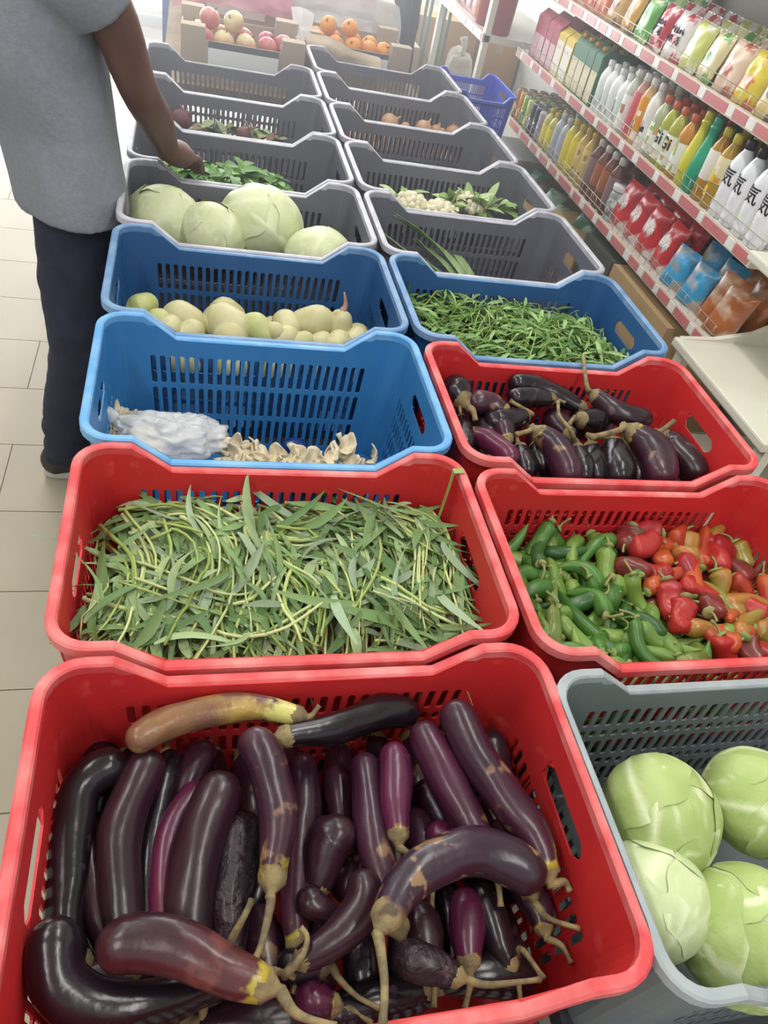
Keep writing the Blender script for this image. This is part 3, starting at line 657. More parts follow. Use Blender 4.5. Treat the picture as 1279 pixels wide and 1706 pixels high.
SPN = [[(0.04, 0.34), (0.10, 0.22), (0.09, 0.10), (0.05, 0.04)], [(0.06, 0.30), (0.16, 0.30), (0.20, 0.18), (0.12, 0.05)], [(0.10, 0.35), (0.22, 0.26), (0.22, 0.14), (0.20, 0.03)], [(0.16, 0.34), (0.26, 0.22), (0.25, 0.12), (0.29, 0.03)], [(0.28, 0.35), (0.26, 0.25), (0.33, 0.14), (0.31, 0.03)], [(0.20, 0.31), (0.32, 0.26), (0.42, 0.30), (0.47, 0.20)],
       [(0.30, 0.33), (0.37, 0.31), (0.38, 0.18), (0.36, 0.04)], [(0.36, 0.32), (0.45, 0.30), (0.45, 0.17), (0.41, 0.04)], [(0.42, 0.34), (0.51, 0.28), (0.49, 0.15), (0.46, 0.04)], [(0.46, 0.34), (0.54, 0.26), (0.52, 0.15), (0.56, 0.06)], [(0.38, 0.16), (0.46, 0.13), (0.52, 0.09), (0.565, 0.06)], [(0.05, 0.20), (0.14, 0.15), (0.24, 0.12), (0.30, 0.16)], [(0.52, 0.33), (0.56, 0.25), (0.55, 0.17), (0.545, 0.10)]]
bundles('water_spinach', 'tangled heap of water spinach with long leaves and pale stems in red crate', (0.03, 0.568, 0.03, 0.362), hL2, SPN, 42, 105, 0.0028, 0.085, 0.0062,
        ['98a85e', 'aab672', '84994f', 'bcc488'], ['6a8450', '78925e', '587646', '8ea274', '86987a', '65804c'], 11, 0.05)
hR4 = lambda x, y: 0.785+0.045*max(0, 1-((x-0.93)/0.33)**2)*max(0, 1-((y-0.95)/0.26)**2)+0.008*sin(x*31)*sin(y*27)
greens('young_spinach', 'heap of thin curly green leaves filling the blue crate', (RX+0.03, RX+0.565, 0.80, 1.115), hR4,
       lambda x, y: -0.6+1.2*sin(x*9+y*7), 560, 1500, 0.12, 0.0018, 0.05, 0.0048,
       ['8aa458', '9cb468', '74944c'], ['6a8c4c', '7a9c5c', '587c44', '8eac70'], 12, 1.0, 0.045)
hL6 = lambda x, y: 0.76+0.07*max(0, 1-((x-0.24)/0.27)**2)*max(0.2, 1-((y-1.68)/0.2)**2)
greens('loose_spinach', 'small heap of bright green spinach leaves under the customer hand', (0.05, 0.47, 1.58, 1.86), hL6,
       lambda x, y: 1.2+3*sin(x*11+y*5), 80, 620, 0.08, 0.0018, 0.055, 0.014, ['86a850', '98b860'], ['5c8c3c', '6a9c48', '4c7c34', '84ac5c'], 13, 0.9, 0.05)
ribbon = MB(); ribbon.add([(0.596, 0.335, 0.905), (0.596, 0.347, 0.905), (0.578, 0.335, 0.904), (0.578, 0.347, 0.904), (0.574, 0.325, 0.88), (0.575, 0.336, 0.88), (0.561, 0.30, 0.81), (0.562, 0.31, 0.81)], [(0,1,3,2), (2,3,5,4), (4,5,7,6)])
tag(put('tying_strap', solid(ribbon, 'strap_mesh', 0.0006, mat('green_ribbon', '8a9a52', 0.5)), None), 'flat green strap hooked over the rim of the water spinach crate', 'strap')
# ------------------------------------------------------------------ peppers
def pepper_mesh(kind, seed, m):
    rg = random.Random(seed); mb = MB(); n = 14
    if kind == 'chilli': L, r, bend, lump = rg.uniform(0.065, 0.1), rg.uniform(0.0105, 0.0135), rg.uniform(-0.03, 0.03), 0.16
    elif kind == 'horn': L, r, bend, lump = rg.uniform(0.075, 0.095), rg.uniform(0.015, 0.018), rg.uniform(-0.02, 0.02), 0.3
    else: L, r, bend, lump = rg.uniform(0.042, 0.058), rg.uniform(0.019, 0.024), rg.uniform(-0.012, 0.012), 0.5
    pts, rad = [], []
    for i in range(n+1):
        u = i/n; pts.append((L*(u-0.5), bend*4*(u-0.5)**2, 0.008*sin(u*3+seed)))
        if kind == 'chilli': k = min(1, (u/0.08)**0.6 if u > 0 else 0)*(1-0.75*u**2.2)*(1 if u < 0.9 else max(0.1, (1-u)*10))
        else: k = min(1, ((u+0.02)/0.14)**0.5)*(1-(0.55 if kind == 'horn' else 0.35)*u**1.6)*(1 if u < 0.86 else sqrt(max(0.02, 1-((u-0.86)/0.14)**2)))
        rad.append(max(0.0008, r*k))
    vs, fs, us = tube_geo(pts, rad, 14, True, 1.0, lump, seed*1.7)
    if kind != 'chilli':
        vs = [Vector((v.x, v.y*(1-0.0), v.z)) for v in vs]
        for i in range(n+1):
            for k in range(14):
                v = vs[i*14+k]; c = Vector(pts[i]); vs[i*14+k] = c+(v-c)*(1-0.16*(0.5+0.5*cos(3*2*pi*k/14+seed))*sin(pi*i/n))
    mb.add(vs, fs); me = mb.mesh('flesh', True, [m])
    ms = MB(); s0 = Vector(pts[0]); 
    cal = lathe([(r*0.55, -0.001), (r*0.5, 0.002), (0.003, 0.004)], 8); ms.add([(s0.x-z, s0.y+x, s0.z+y) for x, y, z in cal[0]], cal[1])
    sp = catmull([s0, s0+Vector((-0.012, 0.002, 0.004)), s0+Vector((-0.024, rg.uniform(-0.012, 0.012), rg.uniform(0.0, 0.012)))], 6)
    ms.tube(sp, [0.003, 0.0024, 0.002, 0.0018, 0.0018, 0.0019, 0.0024], 6)
    return me, ms.mesh('stem', True, [mat('pepper_stem', '7f9350', 0.6, '8f8a5a', 30)]), r
GM = [mat('pepper_green', '4c7a32', 0.36, '3c662a', 12, coat=0.1, bump=0.06, bscale=40), mat('pepper_light_green', '7a9646', 0.36, '62843a', 12, coat=0.1, bump=0.06, bscale=40), mat('pepper_dark_green', '35602c', 0.36, '2d5229', 12, coat=0.1), mat('pepper_olive', '75843a', 0.32, '5f7034', 16, 0.3, 0.7, coat=0.2, bump=0.1, bscale=40)]
RM = [mat('pepper_red', 'ac2d29', 0.34, '8e2226', 14, coat=0.12, bump=0.15, bscale=45), mat('pepper_orange', 'b8582a', 0.34, 'a03826', 14, coat=0.12, bump=0.12, bscale=45), mat('pepper_turning', 'a86c34', 0.3, '8a8038', 16, coat=0.2, bump=0.1, bscale=45), mat('pepper_maroon', '7a2c2a', 0.3, '5f3a2c', 16, coat=0.2, bump=0.1, bscale=45)]
PG = [pepper_mesh('chilli', 20+i, GM[(0, 1, 0, 2, 1, 0, 2, 1)[i]]) for i in range(8)]+[pepper_mesh('horn', 40, GM[3]), pepper_mesh('horn', 41, GM[0]), pepper_mesh('horn', 42, GM[1])]
PR = [pepper_mesh('block', 60+i, RM[(0, 1, 0, 3, 2, 0)[i]]) for i in range(6)]+[pepper_mesh('horn', 70, RM[1]), pepper_mesh('horn', 71, RM[2])]
def pepper(k, red, loc, rot, label, group):
    me, st, r = (PR if red else PG)[k]
    t = thing('red_pepper' if red else 'green_pepper', label, 'pepper', loc, rot, group); t.scale = (1.13, 1.16, 1.16); put('flesh', me, t); put('stem', st, t); return t
rg = random.Random(21)
GL = ['mid green chilli pepper in the pepper crate', 'yellowish green chilli pepper in the pepper crate', 'mid green chilli pepper in the pepper crate', 'dark green chilli pepper in the pepper crate', 'yellowish green chilli pepper in the pepper crate',
      'mid green chilli pepper in the pepper crate', 'dark green chilli pepper in the pepper crate', 'yellowish green chilli pepper in the pepper crate', 'fat olive brown pepper among the green chillies', 'fat mid green pepper among the chillies', 'fat light green pepper among the chillies']
RL = ['crumpled red pepper at the right of the pepper crate', 'crumpled orange pepper at the right of the pepper crate', 'crumpled red pepper at the right of the pepper crate', 'dark maroon pepper among the red ones', 'brownish orange turning pepper among the red ones',
      'crumpled red pepper at the right of the pepper crate', 'long orange pepper at the right of the pepper crate', 'long brownish turning pepper at the right of the pepper crate']
def plab(l, x, y, layer):
    for c in (' in the pepper crate', ' at the right of the pepper crate', ' among the red ones', ' among the green chillies', ' among the chillies'): l = l.replace(c, '')
    if layer < 3: return l+(' low in the pepper heap, left part' if x < RX+0.22 else (' low in the pepper heap, middle part' if x < RX+0.4 else ' low in the pepper heap, right part'))
    return l+' on top at the '+('back' if y > 0.23 else ('middle' if y > 0.11 else 'near'))+' '+('left edge' if x < RX+0.13 else ('left half' if x < RX+0.25 else ('centre' if x < RX+0.37 else ('right half' if x < RX+0.48 else 'right end'))))+' of the pepper heap'
px0, py0 = RX+0.035, -0.005+0.018
pk = []
for layer, (z, dx, dy) in enumerate(((0.655, 0.062, 0.03), (0.69, 0.062, 0.03), (0.722, 0.058, 0.028), (0.748, 0.05, 0.031))):
    y = py0
    while y < 0.335:
        x = px0+rg.uniform(0, 0.03)
        while x < RX+0.57:
            if (layer < 2 and y > py0+0.035): x += dx; continue
            red = x > RX+0.345+0.06*(y-0.17)/0.17*-1+rg.uniform(-0.03, 0.03)
            zz = z+rg.uniform(-0.008, 0.008)+(0.02*(1-((x-RX-0.25)/0.33)**2) if layer > 1 else 0)+(0.018 if red and layer > 2 else 0)
            if red: k = rg.randrange(8)
            else: k = rg.choice([0, 1, 2, 3, 4, 5, 6, 7, 0, 2, 4, 5, 7, 8, 9, 10])
            if (red and rg.random() < 0.12): x += 0.02; continue
            xx, yy = x+rg.uniform(-0.01, 0.01), y+rg.uniform(-0.01, 0.01)
            a = rg.uniform(0, 2*pi) if layer > 1 else rg.gauss(0, 0.2)
            ex = 0.055*abs(cos(a)); ey = 0.055*abs(sin(a))
            xx = min(max(xx, RX+0.03+ex), RX+0.57-ex); yy = min(max(yy, 0.005+ey), 0.335-ey)
            pepper(k, red, (xx, yy, zz), (rg.uniform(0, 6.28), rg.gauss(0, 0.22), a), plab((RL if red else GL)[k], xx, yy, layer), 'red peppers in the pepper crate' if red else 'green peppers in the pepper crate')
            x += dx
        y += dy
#PEPX#
RADISH = [((0.062,0.997,0.785),0.0255,0.0242),((0.102,0.947,0.785),0.0212,0.0185),((0.119,0.913,0.785),0.0235,0.0170),((0.148,0.961,0.785),0.0308,0.0281),((0.160,0.919,0.773),0.0252,0.0186),((0.198,0.945,0.785),0.0188,0.0188),((0.243,0.999,0.785),0.0276,0.0276),((0.240,0.946,0.785),0.0392,0.0338),((0.247,0.912,0.773),0.0335,0.0201),((0.306,0.935,0.785),0.0285,0.0326),((0.336,0.930,0.785),0.0204,0.0245),((0.362,0.922,0.773),0.0260,0.0205),((0.372,0.966,0.785),0.0264,0.0250),((0.403,0.917,0.773),0.0220,0.0165),((0.433,0.983,0.785),0.0353,0.0325),((0.444,0.922,0.773),0.0208,0.0166),((0.493,0.975,0.785),0.0270,0.0256),((0.485,0.922,0.773),0.0251,0.0181),((0.530,0.947,0.773),0.0241,0.0184)]
MUSH = [(0.030,0.702,0.730),(0.054,0.684,0.730),(0.023,0.643,0.730),(0.051,0.636,0.730),(0.078,0.638,0.730),(0.035,0.625,0.730),(0.091,0.611,0.730),(0.069,0.614,0.730),(0.103,0.588,0.730),(0.235,0.647,0.700),(0.259,0.634,0.700),(0.283,0.630,0.700),(0.306,0.617,0.700),(0.330,0.614,0.700),(0.354,0.610,0.700),(0.383,0.616,0.700),(0.293,0.593,0.700),(0.316,0.585,0.700),(0.269,0.592,0.700),(0.245,0.591,0.700),(0.346,0.586,0.700),(0.377,0.587,0.700),(0.404,0.575,0.720),(0.431,0.595,0.720),(0.452,0.615,0.720),(0.466,0.626,0.720),(0.421,0.566,0.720),(0.439,0.562,0.720),(0.477,0.592,0.700),(0.502,0.584,0.700),(0.234,0.609,0.700),(0.524,0.623,0.700)]
BAG = (0.136,0.599,0.745)
ONION = [((0.919,2.592,0.770),0.0378),((1.058,2.585,0.770),0.0360),((1.112,2.588,0.770),0.0249),((1.183,2.584,0.770),0.0341),((1.133,2.577,0.770),0.0181),((0.977,2.564,0.770),0.0222)]
BEET = [(0.126,2.208,0.790),(0.331,2.148,0.790)]
BLEAF = [(0.199,2.165,0.790),(0.226,2.156,0.790),(0.304,2.189,0.790),(0.377,2.209,0.790),(0.381,2.158,0.790),(0.438,2.139,0.790),(0.267,2.132,0.790)]
CAUL = [(0.825,1.751,0.775),(0.913,1.713,0.775),(1.026,1.819,0.775)]
CLEAF = [(0.984,1.807,0.775),(1.035,1.890,0.775),(1.041,1.801,0.775),(1.090,1.838,0.775),(1.131,1.838,0.775),(0.952,1.755,0.775),(0.800,1.787,0.775)]
LEEK = [[(0.904,1.293,0.770),(0.862,1.411,0.790),(0.787,1.449,0.830),(0.701,1.436,0.875)],[(0.890,1.293,0.760),(0.848,1.377,0.780),(0.797,1.427,0.800),(0.764,1.429,0.820)],[(0.864,1.307,0.750),(0.821,1.358,0.770),(0.738,1.379,0.800),(0.670,1.411,0.830)],[(0.846,1.336,0.750),(0.810,1.374,0.765),(0.792,1.411,0.770),(0.781,1.434,0.770)],[(0.943,1.322,0.750),(0.918,1.378,0.770),(0.906,1.434,0.775),(0.893,1.448,0.775)]]

# ------------------------------------------------------------------ radishes, mushrooms, bag
M_rad = mat('radish_skin', 'b4ae7c', 0.45, 'ccc69c', 14, 0.35, 0.7, col3='a39a6a', scale3=26, lo3=0.6, hi3=0.75, bump=0.1, bscale=50)
M_rad2 = mat('radish_green_skin', 'a9b068', 0.45, 'c4c48c', 14, 0.35, 0.7, col3='96905c', scale3=26, lo3=0.62, hi3=0.76, bump=0.1, bscale=50)
RLAB = '''pale green radish at the far left of the blue radish crate|small greenish radish second from the left in the radish crate|low radish at the left near edge of the radish crate|roundish radish in the left group of the radish crate
low pale radish in front of the left group of radishes|small brownish radish left of the tallest radish|tallest radish at the back middle of the radish crate|large pale radish below the tallest one|low broad radish in front of the large middle one
yellow green speckled radish right of the large middle one|slim radish beside the yellow green speckled one|low round radish right of the slim one|round radish behind the low ones right of centre|small low radish right of centre at the near edge
large smooth radish at the right of the radish crate|small low radish below the large smooth one|radish with a thin pinkish root sprouting up|low round radish below the one with the root|last radish at the right end of the radish crate'''.replace('\n', '|').split('|')
rg = random.Random(5)
for i, (p, rx, ry) in enumerate(RADISH):
    t = thing('radish', RLAB[i], 'radish', p, (rg.choice((-1, 1))*rg.uniform(0.9, 1.8), rg.uniform(-0.4, 0.4), rg.uniform(0, 6)), 'radishes in the blue crate')
    rx *= 1.14; h = max(rx, ry)*1.3
    pr = [(max(0.003, rx*sin(pi*k/12)**0.85*(1.0+0.06*sin(k))), -h*cos(pi*k/12)) for k in range(13)]
    vs, fs = lathe(pr, 18); vs = [(v[0]*(1+0.06*mnoise.noise(Vector(v)*25+Vector((i,0,0)))), v[1], v[2]) for v in vs]
    MB().add(vs, fs).obj('root_body', M_rad2 if i in (0, 1, 9) else M_rad, t)
    MB().tube(catmull([(0, 0, h*0.95), (0.002, 0, h*1.05), (0.003, 0.002, h*1.14)], 4), [0.005, 0.005, 0.004, 0.004, 0.003], 8).obj('leaf_scar', mat('radish_scar', '8c8a58', 0.7), t)
    if i == 16: MB().tube(catmull([(0, 0, -h*0.9), (0.004, 0, -h*1.3), (-0.006, 0.004, -h*2.0)], 8), [0.009-0.0009*k for k in range(9)], 7).obj('tap_root', mat('radish_tail', 'b08878', 0.6), t); t.rotation_euler = (pi*0.92, 0.1, 0)
rg = random.Random(6)
lowr = [(0.05+0.1*i, y, 0.735) for y in (0.86, 1.02) for i in range(6)]
for i, p in enumerate(lowr):
    t = thing('radish', 'radish hidden under the others in the blue crate', 'radish', p, (rg.uniform(-1, 1), rg.uniform(-1, 1), 0), 'buried radishes')
    vs, fs = lathe([(max(0.003, 0.034*sin(pi*k/10)**0.9), -0.038*cos(pi*k/10)) for k in range(11)], 14); MB().add(vs, fs).obj('root_body', M_rad, t)
M_mush = mat('oyster_mushroom', 'd8c8a4', 0.75, 'e8dcc0', 20, col3='a88c62', scale3=18, lo3=0.6, hi3=0.74, bump=0.15, bscale=60)
M_mstem = mat('mushroom_stem', 'e9e2cc', 0.75, 'd6cbb0', 25)
def mush_mesh(seed):
    rg = random.Random(seed); w = rg.uniform(0.018, 0.028); vs, fs = [], []; nr, na = 5, 14
    for i in range(nr+1):
        for j in range(na+1):
            a = -2.3+4.6*j/na; r = w*(0.12+0.88*i/nr)*(1+0.14*sin(3*a+seed)*(i/nr)); vs.append((r*cos(a), r*sin(a), 0.010*(1-(i/nr)**2)*-1+0.008*(i/nr)*sin(2*a+seed)+0.004*sin(5*a)*(i/nr)))
    for i in range(nr):
        for j in range(na): fs.append((i*(na+1)+j, i*(na+1)+j+1, (i+1)*(na+1)+j+1, (i+1)*(na+1)+j))
    mb = MB(); mb.add(vs, fs); cap = solid(mb, 'cap', 0.0025, M_mush); cap.polygons.foreach_set('use_smooth', [True]*len(cap.polygons))
    ms = MB(); ms.tube(catmull([(0, 0, -0.010), (-w*0.6, 0.003, -0.014), (-w*1.3, rg.uniform(-0.012, 0.012), -0.012)], 6), [0.0065, 0.006, 0.0055, 0.005, 0.005, 0.0055, 0.007], 8)
    return cap, ms.mesh('stem', True, [M_mstem])
MV = [mush_mesh(s) for s in range(5)]; rg = random.Random(8)
for i, p in enumerate(MUSH+[(x+rg.uniform(-0.012, 0.012), y+rg.uniform(-0.03, 0.02), z-0.025) for x, y, z in MUSH]):
    grp = 'left of the plastic bag' if p[0] < 0.13 else ('at the near middle of the bright blue crate' if p[0] < 0.4 else 'at the right of the bright blue crate')
    if i == 31: grp = 'alone by the right wall of the bright blue crate'
    t = thing('oyster_mushroom', 'cream oyster mushroom in the heap '+grp if i != 31 else 'small cream oyster mushroom lying '+grp, 'mushroom', p, (rg.gauss(0, 0.5), rg.gauss(0, 0.5), rg.uniform(0, 6.28)), 'oyster mushrooms in the blue crate')
    c, s = MV[i % 5]; put('cap', c, t); put('stem', s, t)
vs, fs = [], []; nu, nv = 60, 36
for i in range(nv+1):
    for j in range(nu):
        a, b = 2*pi*j/nu, pi*i/nv; d = Vector((sin(b)*cos(a), sin(b)*sin(a), cos(b)))
        k = 1+0.28*mnoise.noise(d*2.2)+0.3*abs(mnoise.noise(d*4.0))+0.16*abs(mnoise.noise(d*9))
        vs.append((d.x*0.078*k*(1.15 if d.x < 0 else 1), d.y*0.05*k, d.z*0.036*k+0.02*max(0, -d.x)*d.x*-1))
for i in range(nv):
    for j in range(nu): fs.append((i*nu+j, i*nu+(j+1) % nu, (i+1)*nu+(j+1) % nu, (i+1)*nu+j))
M_bag = mat('clear_plastic_film', 'f2f2f0', 0.2, alpha=0.5, spec=0.8)
t = thing('plastic_bag', 'crumpled clear plastic bag on the mushrooms in the bright blue crate', 'bag', BAG)
MB().add(vs, fs).obj('bag_film', M_bag, t)
MB().tube(catmull([(-0.07, 0.01, 0.018), (-0.095, 0.02, 0.022), (-0.12, 0.035, 0.02)], 6), [0.022, 0.014, 0.008, 0.006, 0.01, 0.014, 0.016], 10, False).obj('bag_neck', M_bag, t)
bl = thing('blue_plastic_scrap', 'crumpled dark blue plastic lying by the mushrooms at the crate wall', 'plastic', (0.385, 0.715, 0.64))
vs2, fs2 = lathe([(0.028*sin(pi*k/8)+0.002, -0.018*cos(pi*k/8)) for k in range(9)], 14); MB().add([(v[0]*(1+0.4*mnoise.noise(Vector(v)*60)), v[1]*0.6, v[2]*(1+0.5*mnoise.noise(Vector(v)*50))) for v in vs2], fs2).obj('crumpled_film', mat('dark_blue_film', '22407e', 0.3), bl)
# ------------------------------------------------------------------ onions, beets, cauliflower, leeks
M_onion = mat('onion_skin', 'b98a66', 0.4, 'cfa584', 10, 0.35, 0.65, stretch=(1, 1, 0.2), coat=0.1)
OL = ['largest brown onion at the left of the onion heap', 'brown onion at the middle of the onion crate', 'small brown onion right of the middle one', 'brown onion at the right end of the onion crate', 'tiny onion with a dry sprout tip', 'half hidden onion beside the largest one']
for i, (p, r) in enumerate(ONION):
    t = thing('onion', OL[i], 'onion', p, (0.3*i, 0.9-0.3*i, i), 'onions in the grey crate')
    pr = [(max(0.002, r*sin(pi*k/12)**0.8), -r*0.86*cos(pi*k/12)) for k in range(12)]+[(0.005, r*1.0), (0.003, r*1.35)]
    vs, fs = lathe(pr, 18); MB().add(vs, fs).obj('bulb', M_onion, t)
    MB().tube([(0, 0, -r*0.86), (0.002, 0, -r*0.94)], [0.006, 0.004], 8).obj('root_tuft', mat('onion_root', '8f7d60', 0.9), t)
rg = random.Random(9)
for i in range(14):
    r = 0.036; t = thing('onion', 'onion low in the crate under the larger ones', 'onion', (RX+0.09+0.07*(i % 7), 2.42+0.11*(i//7), 0.715), (rg.uniform(-1, 1), rg.uniform(-1, 1), 0), 'buried onions')
    vs, fs = lathe([(max(0.002, r*sin(pi*k/10)**0.8), -r*0.86*cos(pi*k/10)) for k in range(11)], 14); MB().add(vs, fs).obj('bulb', M_onion, t)
M_beet = mat('beet_skin', '6b3440', 0.6, '54303a', 14, bump=0.15)
for i, p in enumerate(BEET):
    t = thing('beetroot', ('dark red beetroot at the left of the beet crate', 'brownish beetroot at the middle of the beet crate')[i], 'beetroot', p, (0.4, 0.3, 0))
    vs, fs = lathe([(max(0.002, (0.036, 0.026)[i]*sin(pi*k/12)**0.9), -(0.036, 0.026)[i]*cos(pi*k/12)) for k in range(13)], 16); MB().add(vs, fs).obj('root_body', M_beet, t)
    for k in range(3): MB().tube(catmull([(0, 0, 0.022), (0.008*k, 0.012, 0.034), (0.024*(k-1)+0.01, 0.035, 0.03)], 6), 0.003, 6).obj('leaf_stalk', mat('beet_stalk', '7a4a4c', 0.5), t)
def leafclump(name, label, cat, p, n, L, w, cols, seed, lift=0.5, m=M_leaf):
    t = thing(name, label, cat, p); rg = random.Random(seed)
    for k in range(n):
        a = rg.uniform(0, 6.28); mb = MB(); d = Vector((cos(a), sin(a), rg.uniform(0.0, lift)*2)); leaf_geo(mb, Vector((0, 0, 0)), d, Vector((rg.gauss(0, 0.3), rg.gauss(0, 0.3), 1)).normalized(), L*rg.uniform(0.7, 1.2), w*rg.uniform(0.8, 1.2), rg.uniform(0.2, 0.7), shade(rg, cols), 0.2, 7)
        mb.obj('leaf', m, t)
    MB().tube([(0, 0, -0.012), (0, 0, 0.008)], [0.006, 0.008], 8).obj('stalk_base', mat('leaf_stalk', 'a8b878', 0.6), t)
    return t
BL_ = ['clump of beet leaves right of the left beetroot', 'low beet leaves just right of that clump', 'rounded pale beet leaves at the middle of the beet crate', 'bright green upright beet leaves right of the middle beetroot', 'drooping beet leaves before the bright upright ones', 'last flat beet leaves at the right of the beet crate', 'small beet leaves at the near rim of the beet crate']
for i, p in enumerate(BLEAF): leafclump('beet_leaves', BL_[i], 'leaves', p, 6, 0.055, 0.018, ['6a7c4a', '88946a', '7c5a50', '5c7044'] if i != 3 else ['94ac74', '86a468'], 30+i)
M_curd = mat('cauliflower_curd', 'ece6cc', 0.8, 'dcd4b0', 30, bump=0.5, bscale=120)
CL_ = ['cauliflower head at the left of the cauliflower crate', 'low cauliflower piece at the middle of its crate', 'cauliflower head behind the upright leaves']
for i, p in enumerate(CAUL):
    t = thing('cauliflower', CL_[i], 'cauliflower', p, (0, 0, i)); rg = random.Random(40+i); mb = MB()
    for k in range(34):
        a = k*2.4; b = math.acos(1-k/34*0.95); d = Vector((sin(b)*cos(a), sin(b)*sin(a), cos(b))); r = rg.uniform(0.011, 0.016)
        vs, fs = lathe([(max(0.001, r*sin(pi*q/6)), -r*cos(pi*q/6)) for q in range(7)], 8); mb.add([(v[0]+d.x*0.05, v[1]+d.y*0.05, v[2]+d.z*0.036) for v in vs], fs)
    vs, fs = lathe([(0.02, -0.02), (0.047, 0.0), (0.046, 0.012), (0.03, 0.028), (0.005, 0.034)], 16); mb.add(vs, fs); mb.obj('curd', M_curd, t)
    for k in range(5):
        a = k*1.26+i; mb = MB(); leaf_geo(mb, Vector((cos(a)*0.03, sin(a)*0.03, -0.02)), Vector((cos(a), sin(a), 0.5)), Vector((0, 0, 1)), 0.075, 0.026, 0.1, shade(rg, ['9cb47a', '88a868']), 0.35, 7); mb.obj('wrapper_leaf', M_leaf, t)
CF = ['thick pale ribbed cauliflower leaves left of the upright head', 'tall cauliflower leaves against the crate back wall', 'broad cauliflower leaves at the middle of the heap', 'cauliflower leaves leaning right', 'cauliflower leaves at the right end of the heap', 'low cauliflower leaves at the near rim', 'pale cauliflower leaf at the far left of its crate']
for i, p in enumerate(CLEAF): leafclump('cauliflower_leaves', CF[i], 'leaves', (p[0], min(p[1], 1.80), p[2]+0.008), 8, 0.10, 0.013, ['a9bf86', '95b06f', 'c0cf9c', '88a668'], 50+i, 1.0)
M_leek = mat('leek_leaf', '6d8a58', 0.45, '8aa070', 8, stretch=(6, 1, 1))
LK = ['longest leek blade leaning up to the left wall of the leek crate', 'leek blade just below the longest one', 'leek blade reaching the left corner of the leek crate', 'short leek blade at the near rim', 'short leek blade at the right of the leeks']
for i, pts in enumerate(LEEK):
    pts = [(min(max(p[0], RX+0.035), RX+0.56), min(max(p[1], 1.18), 1.485), p[2]) for p in pts]
    t = thing('leek', LK[i], 'leek', pts[0]); o = Vector(pts[0]); sp = [q-o for q in catmull(pts, 14)]
    for k, (off, wf) in enumerate(((0, 1.0), (0.012, 0.8))):
        mb = MB(); vs, fs = [], []
        for j, q in enumerate(sp):
            T = (sp[min(j+1, 14)]-sp[max(j-1, 0)]).normalized(); s = T.cross(Vector((0, 0.3, 1))).normalized(); w = 0.014*wf*(1 if j < 10 else max(0.1, (14.3-j)/4.3))
            c = q+s*off*(j/14)*(1 if k else 0)-Vector((0, 0, off*0.4)); vs += [c-s*w, c-Vector((0, 0, w*0.5)), c+s*w]
        for j in range(14): fs += [(3*j, 3*j+1, 3*j+4, 3*j+3), (3*j+1, 3*j+2, 3*j+5, 3*j+4)]
        mb.add(vs, fs); me = solid(mb, 'blade', 0.0012, M_leek); me.polygons.foreach_set('use_smooth', [True]*len(me.polygons)); put('blade', me, t)
    d = (sp[0]-sp[1]).normalized(); MB().tube([sp[0]-d*0.01, sp[0]+d*0.03, sp[0]+d*0.06], [0.013, 0.012, 0.011], 10).obj('shank', mat('leek_shank', 'd4dcb8', 0.45), t)
# ------------------------------------------------------------------ customer
def remesh(mb, name, vox, m, smooth=6, disp=None):
    me = mb.mesh(name); o = bpy.data.objects.new(name, me); COL.objects.link(o)
    md = o.modifiers.new('r', 'REMESH'); md.mode = 'VOXEL'; md.voxel_size = vox; md.use_smooth_shade = True
    ms = o.modifiers.new('s', 'SMOOTH'); ms.factor = 0.5; ms.iterations = smooth
    bpy.context.view_layer.update()
    out = bpy.data.meshes.new_from_object(o.evaluated_get(bpy.context.evaluated_depsgraph_get())); bpy.data.objects.remove(o)
    if disp:
        for v in out.vertices: v.co = v.co+v.normal*disp(v.co)
    out.polygons.foreach_set('use_smooth', [True]*len(out.polygons)); out.name = name; out.materials.clear(); out.materials.append(m); return out
FA = 0.35; FD = Vector((cos(FA), sin(FA), 0)); RD = Vector((sin(FA), -cos(FA), 0))   # facing and right-hand directions
def loft(mb, rings, n=28):                   # rings: (cx, cy, z, half depth, half width)
    vs, fs = [], []
    for cx, cy, z, a, b in rings:
        for k in range(n):
            t = 2*pi*k/n; d = FD*(a*cos(t))+RD*(b*sin(t)); vs.append((cx+d.x, cy+d.y, z))
    for i in range(len(rings)-1):
        for k in range(n): fs.append((i*n+k, i*n+(k+1) % n, (i+1)*n+(k+1) % n, (i+1)*n+k))
    fs += [tuple(reversed(range(n))), tuple((len(rings)-1)*n+k for k in range(n))]
    mb.add(vs, fs)
def limb(mb, pts, rad, n=16, seg=14):
    m = seg; sp = catmull(pts, m); rr_ = []
    for i in range(m+1):
        t = i/m*(len(rad)-1); k = min(int(t), len(rad)-2); rr_.append(rad[k]+(rad[k+1]-rad[k])*(t-k))
    mb.tube(sp, rr_, n)
def ball(mb, c, rx, ry, rz):
    vs, fs = lathe([(max(0.0005, sin(pi*k/10)), -cos(pi*k/10)) for k in range(11)], 16); mb.add([(c[0]+v[0]*rx, c[1]+v[1]*ry, c[2]+v[2]*rz) for v in vs], fs)
PB = Vector((-0.16, 1.40, 0))
per = thing('person', 'person in grey t-shirt and dark jeans reaching into a crate', 'person', PB)
M_skin = mat('brown_skin', '6e5048', 0.5, '62463e', 12, bump=0.05, bscale=80)
B = MB()
sh, el, wr = (-0.075, 1.235, 1.39), (0.045, 1.33, 1.125), (0.105, 1.475, 0.95)
loft(B, [(-0.14, 1.4, 0.86, 0.09, 0.14), (-0.15, 1.4, 1.0, 0.085, 0.13), (-0.17, 1.4, 1.2, 0.10, 0.155), (-0.15, 1.4, 1.36, 0.085, 0.16), (-0.12, 1.41, 1.44, 0.05, 0.06)])
